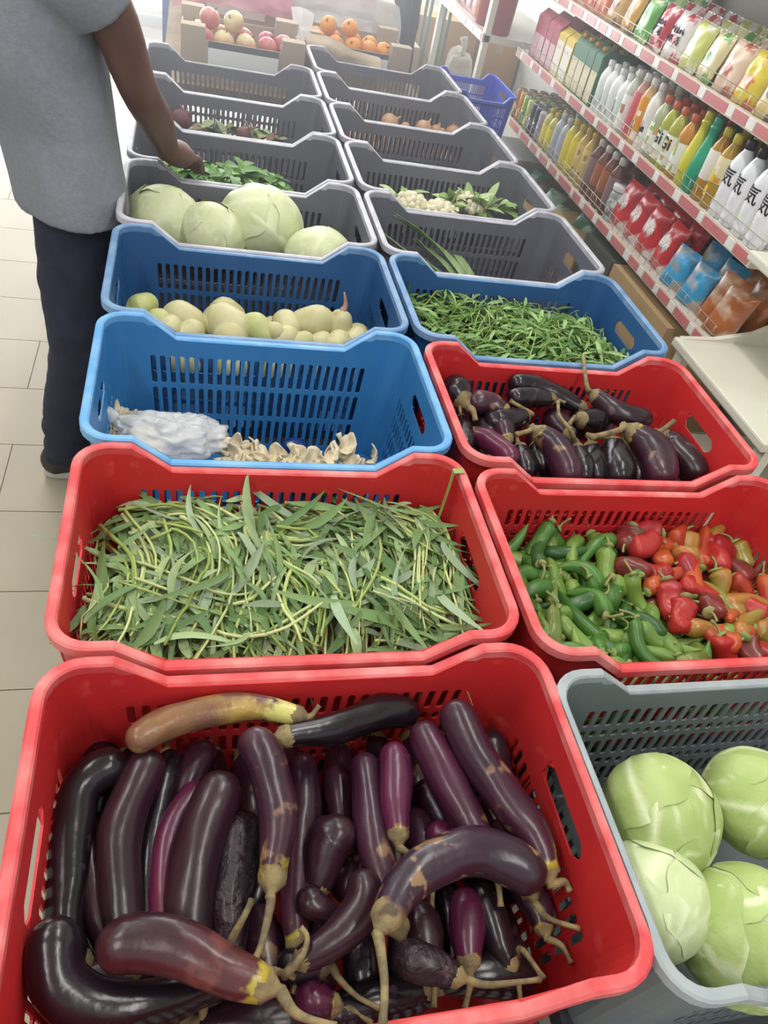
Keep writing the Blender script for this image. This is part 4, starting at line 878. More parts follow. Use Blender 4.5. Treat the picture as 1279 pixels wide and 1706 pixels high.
limb(B, [(-0.12, 1.41, 1.42), (-0.10, 1.415, 1.5), (-0.07, 1.425, 1.56)], [0.06, 0.055, 0.055])
ball(B, (-0.035, 1.44, 1.63), 0.092, 0.078, 0.115)                       # head
ball(B, (0.055, 1.468, 1.61), 0.02, 0.014, 0.02); ball(B, (0.03, 1.462, 1.55), 0.045, 0.04, 0.03)
ball(B, (-0.05, 1.36, 1.62), 0.018, 0.012, 0.03); ball(B, (-0.07, 1.525, 1.62), 0.018, 0.012, 0.03)
limb(B, [sh, (0.0, 1.275, 1.27), el, (0.08, 1.40, 1.04), wr], [0.058, 0.05, 0.042, 0.041, 0.027])
hand = Vector(wr); hd = Vector((0.035, 0.075, -0.035)).normalized(); hs = hd.cross(Vector((0, 0, 1))).normalized()
limb(B, [hand, hand+hd*0.035, hand+hd*0.08], [0.026, 0.033, 0.034], 14, 8)
limb(B, [hand+hd*0.03+hs*0.012, hand+hd*0.08+hs*0.022], [0.024, 0.022], 12, 6); limb(B, [hand+hd*0.03-hs*0.012, hand+hd*0.08-hs*0.022], [0.024, 0.02], 12, 6)
for k, (o, l) in enumerate(((0.031, 0.062), (0.011, 0.07), (-0.010, 0.066), (-0.030, 0.052))):
    b = hand+hd*0.078+hs*o; limb(B, [b, b+hd*l*0.45+hs*o*0.15+Vector((0, 0, 0.003)), b+hd*l*0.8+hs*o*0.2+Vector((0, 0, -0.014)), b+hd*l*0.88+hs*o*0.2+Vector((0, 0, -0.034))], [0.011, 0.0105, 0.0095, 0.008], 10, 8)
b = hand+hd*0.025+hs*-0.03; limb(B, [b+hs*0.012, b-hs*0.014+hd*0.025+Vector((0, 0, -0.008)), b-hs*0.012+hd*0.055+Vector((0, 0, -0.022))], [0.014, 0.0125, 0.01], 10, 8)
shl, ell, wrl = (-0.18, 1.57, 1.37), (-0.21, 1.65, 1.12), (-0.16, 1.67, 0.92)
limb(B, [shl, ell, wrl], [0.056, 0.043, 0.027]); limb(B, [wrl, (-0.15, 1.67, 0.88), (-0.145, 1.67, 0.84)], [0.026, 0.032, 0.028])
for k in range(4): limb(B, [(-0.145, 1.645+0.016*k, 0.845), (-0.14, 1.643+0.017*k, 0.805), (-0.125, 1.645+0.016*k, 0.775)], [0.010, 0.0095, 0.008], 10, 6)
limb(B, [(-0.14, 1.66, 0.88), (-0.11, 1.655, 0.85), (-0.10, 1.655, 0.825)], [0.012, 0.011, 0.009], 10, 6)
HR, KR, AR = (-0.105, 1.325, 0.90), (-0.115, 1.30, 0.48), (-0.195, 1.335, 0.09)
HL, KL, AL = (-0.125, 1.475, 0.90), (-0.115, 1.50, 0.48), (-0.175, 1.52, 0.09)
for h_, k_, a_ in ((HR, KR, AR), (HL, KL, AL)): limb(B, [h_, k_, a_], [0.075, 0.05, 0.036])
body = remesh(B, 'body', 0.0065, M_skin, 4); body.transform(Matrix.Translation(-PB)); put('body', body, per)
M_shirt = mat('grey_jersey', '8d9199', 0.9, '82868f', 90, 0.3, 0.7, bump=0.25, bscale=260)
S = MB()
loft(S, [(-0.115, 1.385, 0.835, 0.128, 0.19), (-0.12, 1.39, 0.90, 0.128, 0.188), (-0.138, 1.4, 1.02, 0.128, 0.182), (-0.165, 1.4, 1.15, 0.14, 0.19), (-0.165, 1.4, 1.28, 0.138, 0.195), (-0.145, 1.4, 1.38, 0.115, 0.185), (-0.125, 1.41, 1.44, 0.08, 0.11), (-0.115, 1.41, 1.475, 0.066, 0.07)])
limb(S, [(-0.10, 1.25, 1.37), (-0.055, 1.245, 1.33), (-0.012, 1.272, 1.278)], [0.09, 0.086, 0.075])
limb(S, [(-0.17, 1.55, 1.37), (-0.165, 1.60, 1.3), (-0.15, 1.64, 1.2)], [0.09, 0.082, 0.07])
fold = lambda c: 0.007*mnoise.noise(Vector((c.x*9+c.z*5, c.y*9, c.z*3.0)))+0.004*mnoise.noise(Vector((c.x*16, c.y*16, c.z*9+c.x*8)))
shirt = remesh(S, 't_shirt', 0.009, M_shirt, 5, fold); shirt.transform(Matrix.Translation(-PB)); put('t_shirt', shirt, per)
M_jean = mat('dark_denim', '2a2f42', 0.85, '232838', 30, 0.3, 0.7, bump=0.2, bscale=200)
J = MB()
loft(J, [(-0.115, 1.39, 0.80, 0.09, 0.14), (-0.12, 1.395, 0.90, 0.095, 0.148), (-0.13, 1.40, 1.0, 0.09, 0.13)])
for h_, k_, a_ in ((HR, KR, AR), (HL, KL, AL)): limb(J, [(h_[0], h_[1], 0.88), (h_[0]-0.005, h_[1]-0.005, 0.68), k_, (k_[0]*0.5+a_[0]*0.5, k_[1]*0.5+a_[1]*0.5, 0.28), (a_[0], a_[1], 0.075)], [0.088, 0.096, 0.084, 0.074, 0.066], 18, 18)
fold2 = lambda c: 0.008*mnoise.noise(Vector((c.x*8, c.y*8, c.z*7)))+0.006*mnoise.noise(Vector((c.x*10, c.y*10, c.z*26)))*(1.6 if c.z < 0.25 else 0.8)
jean = remesh(J, 'jeans', 0.009, M_jean, 5, fold2); jean.transform(Matrix.Translation(-PB)); put('jeans', jean, per)
for a_ in (AR, AL):
    mb = MB(); d = Vector((cos(0.25), sin(0.25), 0)); c = Vector((a_[0], a_[1], 0)); prof = []
    limb(mb, [c-d*0.045+Vector((0, 0, 0.055)), c+d*0.03+Vector((0, 0, 0.06)), c+d*0.11+Vector((0, 0, 0.045)), c+d*0.19+Vector((0, 0, 0.035))], [0.042, 0.048, 0.042, 0.026], 14, 12)
    ball(mb, c-d*0.03+Vector((0, 0, 0.06)), 0.042, 0.04, 0.05)
    me = remesh(mb, 'shoe', 0.006, mat('dark_shoe', '33302f', 0.6, '3c3836', 30), 4); me.transform(Matrix.Translation(-PB)); so = put('shoe', me, per)
    vs, fs = [], []; n = 26
    for z, k in ((0.0, 0.96), (0.008, 1.0), (0.022, 1.0), (0.028, 0.96)):
        for j in range(n):
            t = 2*pi*j/n; l = 0.075+0.075*cos(t)*1.0; w = (0.04 if cos(t) < 0.2 else 0.046)*k
            p = c+d*(0.075-0.0+cos(t)*0.142*k)+Vector((-d.y, d.x, 0))*(sin(t)*w); vs.append((p.x-PB.x, p.y-PB.y, z))
    for i in range(3):
        for j in range(n): fs.append((i*n+j, i*n+(j+1) % n, (i+1)*n+(j+1) % n, (i+1)*n+j))
    fs += [tuple(reversed(range(n))), tuple(3*n+j for j in range(n))]
    MB().add(vs, fs).obj('sole', mat('white_sole', 'c9c4bb', 0.6), so)
Hh = MB(); vs, fs = lathe([(max(0.001, sin(pi*k/14)), -cos(pi*k/14)) for k in range(5, 15)], 20); Hh.add([(-0.045+v[0]*0.096-PB.x-0.01*(v[2] < 0.3), 1.437+v[1]*0.082-PB.y, 1.64+v[2]*0.113) for v in vs], fs); Hh.obj('hair', mat('black_hair', '17130f', 0.8, bump=0.6, bscale=150), per)
for s in (-1, 1):
    mb = MB(); ball(mb, (0.047-PB.x-(0.012 if s < 0 else 0), 1.466+s*0.032-PB.y, 1.63), 0.008, 0.012, 0.008); mb.obj('eye', mat('eye_white', 'e8e4de', 0.3), per)
mb = MB(); ball(mb, (0.066-PB.x, 1.475-PB.y, 1.565), 0.008, 0.022, 0.006); mb.obj('mouth', mat('lips', '5a3434', 0.5), per)
# ------------------------------------------------------------------ shelving along the right wall
SX = 1.75                                    # front edge of the shelves
SY0, SY1 = 1.31, 3.60
LV = {'low': 0.14, 'B': 0.63, 'A': 0.91, 'C': 1.197, 'D': 1.50}
M_shelf = mat('shelf_cream_metal', 'd9d6cc', 0.45, 'd0ccc0', 3)
M_strip = mat('price_strip', 'd9cfc0', 0.35, coat=0.3)
M_rtag = mat('red_price_label', 'c06a6c', 0.35, 'cf8483', 6, 0.3, 0.8, coat=0.3)
M_wtag = mat('white_price_label', 'eeece6', 0.35, 'e2ded6', 10, coat=0.3)
M_wire = mat('chrome_wire', 'b9b6ae', 0.3, metal=0.8)
sh_ = thing('shelving_unit', 'long cream gondola shelving of drinks and snacks along the right side', 'shelf', (SX, SY0, 0))
rg = random.Random(31)
for nm, z in LV.items():
    for k in range(3):
        y0 = (SY1-SY0)/3*k; o = MB().box(0.004, y0+0.002, z-0.022, 0.50, y0+(SY1-SY0)/3-0.002, z+0.008).obj('shelf_board', M_shelf, sh_, False)
    if nm == 'low': continue
    st = MB().box(-0.006, 0, z-0.02, 0.003, SY1-SY0, z+0.018).obj('price_strip', M_strip, sh_, False)
    y = 0.01; red = True
    while y < SY1-SY0-0.05:
        l = rg.uniform(0.07, 0.15) if red else rg.uniform(0.035, 0.05); l = min(l, SY1-SY0-y-0.01)
        MB().box(-0.0085, y+0.003, z-0.015, -0.006, y+l-0.003, z+0.013).obj('price_label', M_rtag if red else M_wtag, st, False)
        y += l; red = not red
    w = MB()
    for h in (0.03, 0.058): w.tube([(0.012, 0.01, z+h), (0.012, SY1-SY0-0.01, z+h)], 0.0013, 5)
    n = 46
    for k in range(n): yy = 0.02+(SY1-SY0-0.04)*k/(n-1); w.tube([(0.012, yy, z+0.004), (0.012, yy, z+0.058)], 0.0011, 5)
    w.obj('wire_guard', M_wire, sh_)
for k in range(4): MB().box(0.46, (SY1-SY0)/3*k-0.02, 0, 0.5, (SY1-SY0)/3*k+0.02, 1.9).obj('upright', M_shelf, sh_, False)
MB().box(0.5, 0, 0.02, 0.52, SY1-SY0, 1.9).obj('back_panel', M_shelf, sh_, False)
# --- product builders
def bend(me, r):                             # wrap a flat lettering mesh (XZ) round a cylinder of radius r facing -X
    for v in me.vertices:
        a = v.co.x/r; rr_ = r+v.co.z; h = v.co.y; v.co = Vector((-cos(a)*rr_, -sin(a)*rr_, h))
    return me
PM = {}
def pm(key, fn):
    if key not in PM: PM[key] = fn()
    return PM[key]
def bottle_parts(shape, h, r, body, cap, label, clear):
    mbody = mat('bottle_'+body+('_clear' if clear else ''), body, 0.12 if clear else 0.28, alpha=0.72 if clear else 1.0, coat=0.3)
    mcap = mat('cap_'+cap, cap, 0.4); out = []
    if shape == 'pet': prof = [(r*0.9, 0), (r, 0.006), (r, h*0.3), (r*0.95, h*0.36), (r, h*0.42), (r, h*0.66), (r*0.85, h*0.76), (r*0.45, h*0.87), (r*0.4, h*0.9)]
    elif shape == 'round': prof = [(r*0.9, 0), (r, 0.006), (r, h*0.62), (r*0.96, h*0.7), (r*0.7, h*0.8), (r*0.46, h*0.86), (r*0.44, h*0.9)]
    elif shape == 'skittle': prof = [(r*0.75, 0), (r*0.9, 0.006), (r, h*0.3), (r*0.85, h*0.5), (r*0.55, h*0.72), (r*0.5, h*0.82), (r*0.62, h*0.86), (r*0.5, h*0.9)]
    else: prof = [(r*0.95, 0), (r, 0.004), (r, h*0.74), (r*0.7, h*0.84), (r*0.5, h*0.88), (r*0.5, h*0.9)]
    vs, fs = lathe(prof, 16); out.append(('bottle_body', MB().add(vs, fs).mesh('bottle_body', True, [mbody])))
    cr = r*0.48; vs, fs = lathe([(cr, h*0.885), (cr*1.04, h*0.89), (cr*1.04, h*0.985), (cr*0.9, h)], 14); out.append(('cap', MB().add(vs, fs).mesh('cap', True, [mcap])))
    if label:
        lc, a, b = label; vs, fs = lathe([(r*1.012, h*a), (r*1.018, h*a+0.001), (r*1.018, h*b-0.001), (r*1.012, h*b)], 16)
        out.append(('label_sleeve', MB().add(vs, fs[:-2]).mesh('label_sleeve', True, [mat('label_'+lc, lc, 0.35, coat=0.2)])))
    return out
def spots(key, r, h, cols, seed):            # printed shapes on a label: raised thin patches
    rg = random.Random(seed); mb = MB()
    for c in range(5):
        a0 = rg.uniform(-0.8, 0.8); z0 = h*rg.uniform(0.12, 0.55); w = rg.uniform(0.12, 0.4); l = h*rg.uniform(0.03, 0.09); n = 4; R_ = r*1.022; vs = []
        for k in range(n+1):
            a = a0-w+2*w*k/n; vs += [(-R_*cos(a), -R_*sin(a), z0-l), (-R_*cos(a), -R_*sin(a), z0+l)]
        cc = lin(cols[c % len(cols)])[:3]; mb.add(vs, [(2*k, 2*k+1, 2*k+3, 2*k+2) for k in range(n)], [cc]*len(vs))
    return mb.mesh('print', True, [mat('label_print', 'ffffff', 0.4, attr='Col')])
def product(name, label, cat, parts, loc, group, rz=0.0):
    t = thing(name, label, cat, loc, (0, 0, rz), group)
    for p in parts:
        o = put(p[0], p[1], t)
        if p[0] == 'print': o['kind'] = 'stuff'
    return t
def row(level, y, dep, n, parts, name, label, cat, dx, group, jit=0.004, rz=0.12):
    for k in range(n):
        product(name, label+(' in front', ' second back', ' third back', ' fourth back', ' fifth back', ' sixth back')[k] if n > 1 else label, cat, parts, (SX+dep+dx*k, y+rg.uniform(-jit, jit), LV[level]+0.0085), group, rg.uniform(-rz, rz))
INK = 'ink'
def qi_parts():
    b = bottle_parts('round', 0.232, 0.034, 'e9ebef', '23242a', ('f1f1f4', 0.08, 0.62), False)
    b.append(('lettering', TXT['qi'])); b.append(('print', spots('qi', 0.034, 0.232, ['e4dce8', 'e8e070', 'e6e8ee', 'c4d8a0'], 8))); return b
A = 'A'
row(A, 1.40, 0.05, 3, pm('qi', qi_parts), 'drink_bottle', 'white bottle with black brush character and dark cap on the middle shelf', 'bottle', 0.072, 'white brush character bottles')
for y in (1.475, 1.55, 1.622): row(A, y, 0.05, 3, pm('qi', qi_parts), 'drink_bottle', 'white bottle with black brush character and dark cap on the middle shelf', 'bottle', 0.072, 'white brush character bottles')
row(A, 1.69, 0.05, 4, bottle_parts('pet', 0.225, 0.031, 'caa23a', 'd8c53a', ('e8dcb0', 0.35, 0.7), True)+[('print', spots('y1', 0.031, 0.225, ['e0c030', 'f0f0e8', 'd89a30'], 5))], 'drink_bottle', 'yellow capped bottle with white and yellow label beside the white brush character bottles', 'bottle', 0.066, 'yellow capped bottles')
row(A, 1.755, 0.05, 4, bottle_parts('pet', 0.225, 0.031, 'c8942e', 'c9b636', ('ebe7dc', 0.3, 0.7), True), 'drink_bottle', 'yellow capped amber bottle with pale label next to the teal bottle', 'bottle', 0.066, 'amber yellow capped bottles')
row(A, 1.815, 0.045, 1, bottle_parts('skittle', 0.235, 0.033, '1fa07c', '1a9a78', None, False), 'drink_bottle', 'glossy teal skittle shaped bottle on the middle shelf', 'bottle', 0.066, None)
row(A, 1.815, 0.115, 3, bottle_parts('pet', 0.215, 0.031, '2c7a64', '1f7a62', None, False), 'drink_bottle', 'dark green bottle behind the teal one', 'bottle', 0.066, 'green bottles behind the teal one')
row(A, 1.878, 0.045, 1, bottle_parts('skittle', 0.235, 0.033, 'd6cf3c', 'cfc437', None, False), 'drink_bottle', 'glossy yellow skittle shaped bottle beside the teal one', 'bottle', 0.066, None)
gp = bottle_parts('pet', 0.205, 0.032, 'cfd6b0', 'e06a44', ('eef0e4', 0.1, 0.56), True)
gt = bottle_parts('pet', 0.205, 0.032, 'c3c64a', 'e06a44', ('eef0e4', 0.1, 0.56), True)
go = bottle_parts('pet', 0.205, 0.032, 'e09a3a', 'de6a48', ('eef0e4', 0.1, 0.56), True)
for y, p, l in ((1.945, go, 'orange drink bottle with white label and red orange cap'), (2.013, gt, 'lime topped drink bottle with white label lettered G'), (2.08, gt, 'lime topped drink bottle with white label lettered G'), (2.146, gp, 'pale lime drink bottle with white label and red orange cap')):
    extra = [('lettering', TXT['G'])] if 'lettered' in l else []
    row(A, y, 0.045, 4, p+extra+[('print', spots('g', 0.032, 0.205, ['a8c060', 'e8b060', '9cc088'], int(y*100)))], 'drink_bottle', l, 'bottle', 0.068, 'orange capped bottles with white labels')
wb = bottle_parts('pet', 0.225, 0.031, 'f0ede6', 'ecebe6', None, False)
row(A, 2.213, 0.045, 4, wb+[('print', spots('f', 0.031, 0.225, ['30302e', 'e8a04a', 'e9a8a0'], 9))], 'drink_bottle', 'white capped white bottle with small dark face print', 'bottle', 0.066, 'white bottles with face print')
row(A, 2.278, 0.045, 4, bottle_parts('pet', 0.225, 0.031, 'f2c98c', 'f0eee8', ('e39a24', 0.06, 0.72), True)+[('print', spots('o', 0.031, 0.225, ['f4f0e4', 'f4f0e4', '403830'], 10))], 'drink_bottle', 'white capped bottle with bright orange label on the middle shelf', 'bottle', 0.066, 'orange label bottles')
row(A, 2.343, 0.045, 4, bottle_parts('pet', 0.225, 0.031, 'e0a89c', 'f0eee8', ('d0646a', 0.06, 0.72), True), 'drink_bottle', 'white capped bottle with pink red label on the middle shelf', 'bottle', 0.066, 'pink label bottles')
row(A, 2.408, 0.045, 4, bottle_parts('pet', 0.22, 0.031, 'dfe6d4', 'f0eee8', ('eef2ea', 0.06, 0.6), True)+[('print', spots('q', 0.031, 0.22, ['88b070', '6a9a5a', 'd06a60'], 12))], 'drink_bottle', 'pale bottle with white and green label on the middle shelf', 'bottle', 0.066, 'pale green label bottles')
wg = bottle_parts('round', 0.19, 0.03, 'eef0ee', 'f4f4f2', ('e4e8e4', 0.1, 0.55), False)+[('print', spots('wg', 0.03, 0.19, ['2f6a54', '3a6a5c', 'a8b8a8'], 13))]
for y in (2.472, 2.534, 2.596, 2.658): row(A, y, 0.045, 5, wg, 'drink_bottle', 'milky white bottle with green script in the white group', 'bottle', 0.063, 'milky white bottles')
def carton_parts(w, d, h, col, col2, cap, band):
    vs = [(0, -w/2, 0), (d, -w/2, 0), (d, w/2, 0), (0, w/2, 0), (0, -w/2, h*0.82), (d, -w/2, h*0.82), (d, w/2, h*0.82), (0, w/2, h*0.82), (d*0.5, -w/2, h*0.97), (d*0.5, w/2, h*0.97)]
    mb = MB().add(vs, [(0,3,2,1), (0,1,5,4), (1,2,6,5), (2,3,7,6), (3,0,4,7), (4,5,8), (6,7,9), (4,8,9,7), (5,6,9,8)])
    out = [('carton_body', mb.mesh('carton_body', False, [mat('carton_'+col, col, 0.4)]))]
    out.append(('panel', MB().box(-0.001, -w*0.44, h*0.04, 0.0, w*0.44, h*band).mesh('panel', False, [mat('panel_'+col2, col2, 0.4, 'a89a88', 30, 0.55, 0.7)])))
    if cap: vs, fs = lathe([(0.014, 0), (0.014, 0.014), (0.012, 0.016)], 12); out.append(('cap', MB().add([(v[0]+d*0.28, v[1], v[2]+h*0.885) for v in vs], fs).mesh('cap', True, [mat('cap_'+cap, cap, 0.4)])))
    return out
gc = carton_parts(0.07, 0.07, 0.225, '3f7458', 'd9cfa8', 'e09a3c', 0.55)
for y in (2.74, 2.813, 2.886, 2.959): row(A, y, 0.02, 4, gc, 'juice_carton', 'green gable topped carton with orange cap on the middle shelf', 'carton', 0.078, 'green cartons with orange caps', 0.002, 0.03)
yc = carton_parts(0.09, 0.07, 0.2, 'd9c04a', 'eae6dc', None, 0.7)
for y in (3.055, 3.15): row(A, y, 0.02, 3, yc, 'juice_carton', 'white fronted carton with yellow top beside the green cartons', 'carton', 0.08, 'yellow topped cartons', 0.002, 0.03)
pc = carton_parts(0.07, 0.07, 0.215, 'b25468', 'd8b8bc', None, 0.5)
for y in (3.235, 3.31, 3.385, 3.46): row(A, y, 0.02, 3, pc, 'juice_carton', 'pink red carton at the far end of the middle shelf', 'carton', 0.08, 'pink red cartons', 0.002, 0.03)
# --- lower drinks shelf
B_ = 'B'
tb = bottle_parts('pet', 0.22, 0.033, '8a5430', 'e4ddd2', ('a8623c', 0.3, 0.68), True)+[('print', spots('t', 0.033, 0.22, ['d8c0a0', '6a3a28', 'c8b090'], 14))]
tb2 = bottle_parts('pet', 0.22, 0.033, '7a4c3a', 'e4ddd2', ('8a6a70', 0.2, 0.68), True)
for y, p, l in ((2.29, tb2, 'dark tea bottle with mauve label nearest the red bags'), (2.36, tb, 'amber tea bottle with orange brown label on the lower shelf'), (2.43, tb, 'amber tea bottle with orange brown label on the lower shelf'), (2.50, tb2, 'dark tea bottle with mauve label, far one of the pair')): row(B_, y, 0.045, 4, p, 'tea_bottle', l, 'bottle', 0.07, 'tea bottles on the lower shelf')
yb = bottle_parts('pet', 0.22, 0.033, 'd9b856', 'd4b040', ('d8bc74', 0.2, 0.7), True)+[('print', spots('yb', 0.033, 0.22, ['8a6a34', 'e8d8a0', 'a87c3c'], 15))]
for y in (2.57, 2.64): row(B_, y, 0.045, 4, yb, 'drink_bottle', 'golden bottle with tan printed label left of the tea bottles', 'bottle', 0.07, 'golden bottles')
yy_ = bottle_parts('pet', 0.21, 0.033, 'e0cc3a', 'd8c43c', ('e3d032', 0.12, 0.7), True)
for y in (2.71, 2.78): row(B_, y, 0.045, 4, yy_, 'drink_bottle', 'bright yellow drink bottle on the lower shelf', 'bottle', 0.07, 'bright yellow bottles')
cl = bottle_parts('pet', 0.19, 0.031, 'c4ccd0', 'd0d4da', ('b0b4c4', 0.2, 0.6), True)
for y in (2.85, 2.92): row(B_, y, 0.045, 4, cl, 'water_bottle', 'clear bottle with lilac grey label on the lower shelf', 'bottle', 0.066, 'clear bottles')
for y in (2.99, 3.06): row(B_, y, 0.045, 4, bottle_parts('pet', 0.17, 0.031, 'd8d070', 'd8b83a', ('e0d440', 0.15, 0.6), True), 'drink_bottle', 'short yellow bottle with golden cap beside the clear bottles', 'bottle', 0.066, 'short yellow bottles')
def can_parts(h, r, col, pr):
    vs, fs = lathe([(r*0.85, 0), (r, 0.006), (r, h-0.01), (r*0.84, h-0.002)], 16); out = [('can_body', MB().add(vs, fs).mesh('can_body', True, [mat('can_'+col, col, 0.25, metal=0.2)]))]
    vs, fs = lathe([(r*0.86, h-0.003), (r*0.86, h), (r*0.78, h), (r*0.76, h-0.003)], 16); out.append(('lid', MB().add(vs, fs).mesh('lid', True, [mat('can_lid', 'c9c9c6', 0.3, metal=0.8)])))
    if pr: out.append(('print', spots(col, r, h, pr, 17)))
    return out
for i, (y, c, pr, l) in enumerate(((3.125, 'a8a4b0', ['d8d4e0', '9098a8'], 'silver grey can nearest the yellow bottles'), (3.185, '2c2e38', ['e8e8e8', '50607a'], 'dark can with white print on the lower shelf'), (3.245, '343a48', ['e8e8e8', '8a9ab0'], 'navy can with pale print on the lower shelf'), (3.305, 'b8c080', ['6a9a4a', 'e8e0a0'], 'green and pale can on the lower shelf'), (3.365, '88a850', ['e0e090', '4a7a3a'], 'light green can on the lower shelf'), (3.425, 'c08a48', ['a05a30', 'e8c080'], 'orange tan can on the lower shelf'), (3.485, 'a87848', ['e8c080'], 'brown can at the far end of the lower shelf'))):
    row(B_, y, 0.04, 6, can_parts(0.135, 0.027, c, pr), 'drink_can', l, 'can', 0.058, 'drink cans on the lower shelf', 0.002)
# --- packets
def pouch_mesh(w, h, d, seed, m, crimp=0.08):
    rg = random.Random(seed); vs, fs = [], []; nx, nz = 12, 12
    for s in (-1, 1):
        for j in range(nz+1):
            for i in range(nx+1):
                u, v = i/nx*2-1, j/nz*2-1; e = max(0.0, (1-abs(u)**3))*max(0.0, 1-abs(v)**3.0); k = 0 if abs(v) > 1-crimp else 1
                x = d*0.5*s*(e**0.6)*k*(1+0.3*mnoise.noise(Vector((u*2, v*2, seed+s))))+0.003*sin(u*14)*(1-k)
                vs.append((x, u*w/2*(1-0.05*(1-v*v)), (v+1)*h/2))
    n = (nx+1)*(nz+1)
    for s in (0, 1):
        for j in range(nz):
            for i in range(nx):
                a = s*n+j*(nx+1)+i; q = (a, a+1, a+nx+2, a+nx+1); fs.append(q if s else tuple(reversed(q)))
    return MB().add(vs, fs).mesh('pouch', True, [m])
def packet(name, label, loc, w, h, d, col, col2, seed, tilt=0.2, group=None, txt=None, yaw=0.0, sc=14):
    m = mat('foil_%s_%s' % (col, col2), col, 0.25, col2, sc, 0.48, 0.54, coat=0.4, bump=0.25, bscale=40)
    t = thing(name, label, 'packet', loc, (0, -tilt*-1, yaw), group); put('pouch', pm(('pouch', w, h, d, seed, col, col2), lambda: pouch_mesh(w, h, d, seed, m)), t)
    if txt: o = put('lettering', txt, t, (-d*0.52, 0, h*0.5))
    MB().box(-0.002, -w*0.47, h*0.955, 0.002, w*0.47, h*0.995).obj('top_seal', mat('seal_'+col, col, 0.3), t, False)
    return t
C_ = 'C'
pk_ = [(1.38, 'e8e4dc', '2e2c30', 'dark and white lettered snack bag nearest the viewer on the top shelf'), (1.50, 'd8d4cc', '38343a', 'white and black lettered snack bag on the top shelf'), (1.63, 'd8c080', '6a5040', 'tan snack bag with brown print on the top shelf'), (1.76, 'd6c23c', 'c8623c', 'yellow snack bag with orange picture on the top shelf'), (1.89, 'e0c8b0', 'b05a48', 'beige and red noodle packet on the top shelf'),
       (2.02, 'd8d0a0', '5a9a4a', 'cream packet with green patches on the top shelf'), (2.14, 'c8cc70', 'e0dcd0', 'lime and white packet on the top shelf'), (2.27, 'e8e2e0', 'c03a44', 'white bag with red edges and scribbled print'), (2.40, 'b83240', 'eae4e2', 'red bag with white scribbled print on the top shelf'), (2.53, '5aa848', 'c8e0a8', 'bright green packet on the top shelf'), (2.66, 'd0a048', '4a3a30', 'golden packet with dark print on the top shelf'), (2.79, 'c8a060', '7a3a2c', 'tan and brown packet on the top shelf'), (2.92, 'd0704a', 'e0a070', 'orange packet on the top shelf'), (3.05, 'c85a40', 'd8a080', 'red orange packet on the top shelf'), (3.18, 'd86a50', 'e8b890', 'coral packet at the far end of the top shelf')]
for i, (y, c, c2, l) in enumerate(pk_):
    for k in range(3):
        lab = l if k == 0 else l.replace('packet', 'packet behind its twin').replace('bag', 'bag behind its twin')
        packet('snack_packet', lab, (SX+0.05+0.075*k, y, LV['C']+0.009), 0.125, 0.15+0.012*k, 0.05, c, c2, i % 4, 0.22, 'snack packets on the top shelf', TXT['scrib'] if c in ('e8e4dc', 'e8e2e0', 'b83240', 'd8d4cc') and k == 0 else None, rg.uniform(-0.15, 0.15))
for i, y in enumerate((1.80, 1.93, 2.05, 2.17)):
    for k in range(3): packet('salt_bag', ('glossy red and white bag standing left of the blue packets', 'red bag with white base, second of the red row', 'red bag with white base, third of the red row', 'red bag with white base farthest along the row')[i] if k == 0 else 'red bag behind the front row on the lower shelf', (SX+0.05+0.075*k, y, LV['B']+0.009), 0.12, 0.175+0.01*k, 0.06, 'c92f36', 'e9e2de', i+5, 0.18, 'red bags on the lower shelf', TXT['scribw'] if k == 0 else None, rg.uniform(-0.15, 0.15), 9)
jar = [('jar_body', MB().add(*lathe([(0.033, 0), (0.036, 0.006), (0.036, 0.10), (0.031, 0.115)], 18)).mesh('jar_body', True, [mat('pale_jar', 'c9cdca', 0.2, '98a09e', 20)])), ('lid', MB().add(*lathe([(0.035, 0.115), (0.036, 0.118), (0.036, 0.135), (0.033, 0.138)], 18)).mesh('lid', True, [mat('pale_lid', 'd4d4d0', 0.3)])), ('label_sleeve', MB().add(*lathe([(0.0368, 0.02), (0.0368, 0.085)], 18)).mesh('label_sleeve', True, [mat('jar_label', '5c6864', 0.5, 'c8ccc8', 30)]))]
product('storage_jar', 'pale grey jar standing between the tea bottles and red bags', 'jar', jar, (SX+0.05, 2.235, LV['B']+0.009), None)
for i, (dx, y) in enumerate(((0.04, 1.55), (0.04, 1.68), (0.12, 1.53), (0.13, 1.66))):
    packet('blue_packet', ('front blue edged packet beside the brown packs', 'front blue edged packet beside the red bags', 'rear blue edged packet behind the brown side', 'rear blue edged packet behind the red bag side')[i], (SX+dx, y, LV['B']+0.009), 0.11, 0.14+0.03*(i > 1), 0.045, '3f9fd0', 'b8a898', 11+i, 0.25, 'blue packets on the lower shelf', None, 0.25, 7)
for i, (dx, y, hh) in enumerate(((0.04, 1.35, 0.16), (0.06, 1.43, 0.17), (0.14, 1.37, 0.19), (0.15, 1.46, 0.18), (0.24, 1.40, 0.19))):
    packet('noodle_pack', ('brown orange clear pack nearest the cream shelf', 'brown orange clear pack leaning on its neighbour', 'second row brown pack nearest the cream shelf', 'second row brown pack by the blue packets', 'rearmost reddish brown pack on the lower shelf')[i], (SX+dx, y, LV['B']+0.009), 0.12, hh, 0.05, 'b0683a', 'd0b8a0', 16+i, 0.3, 'brown packs on the lower shelf', None, 0.3, 6)
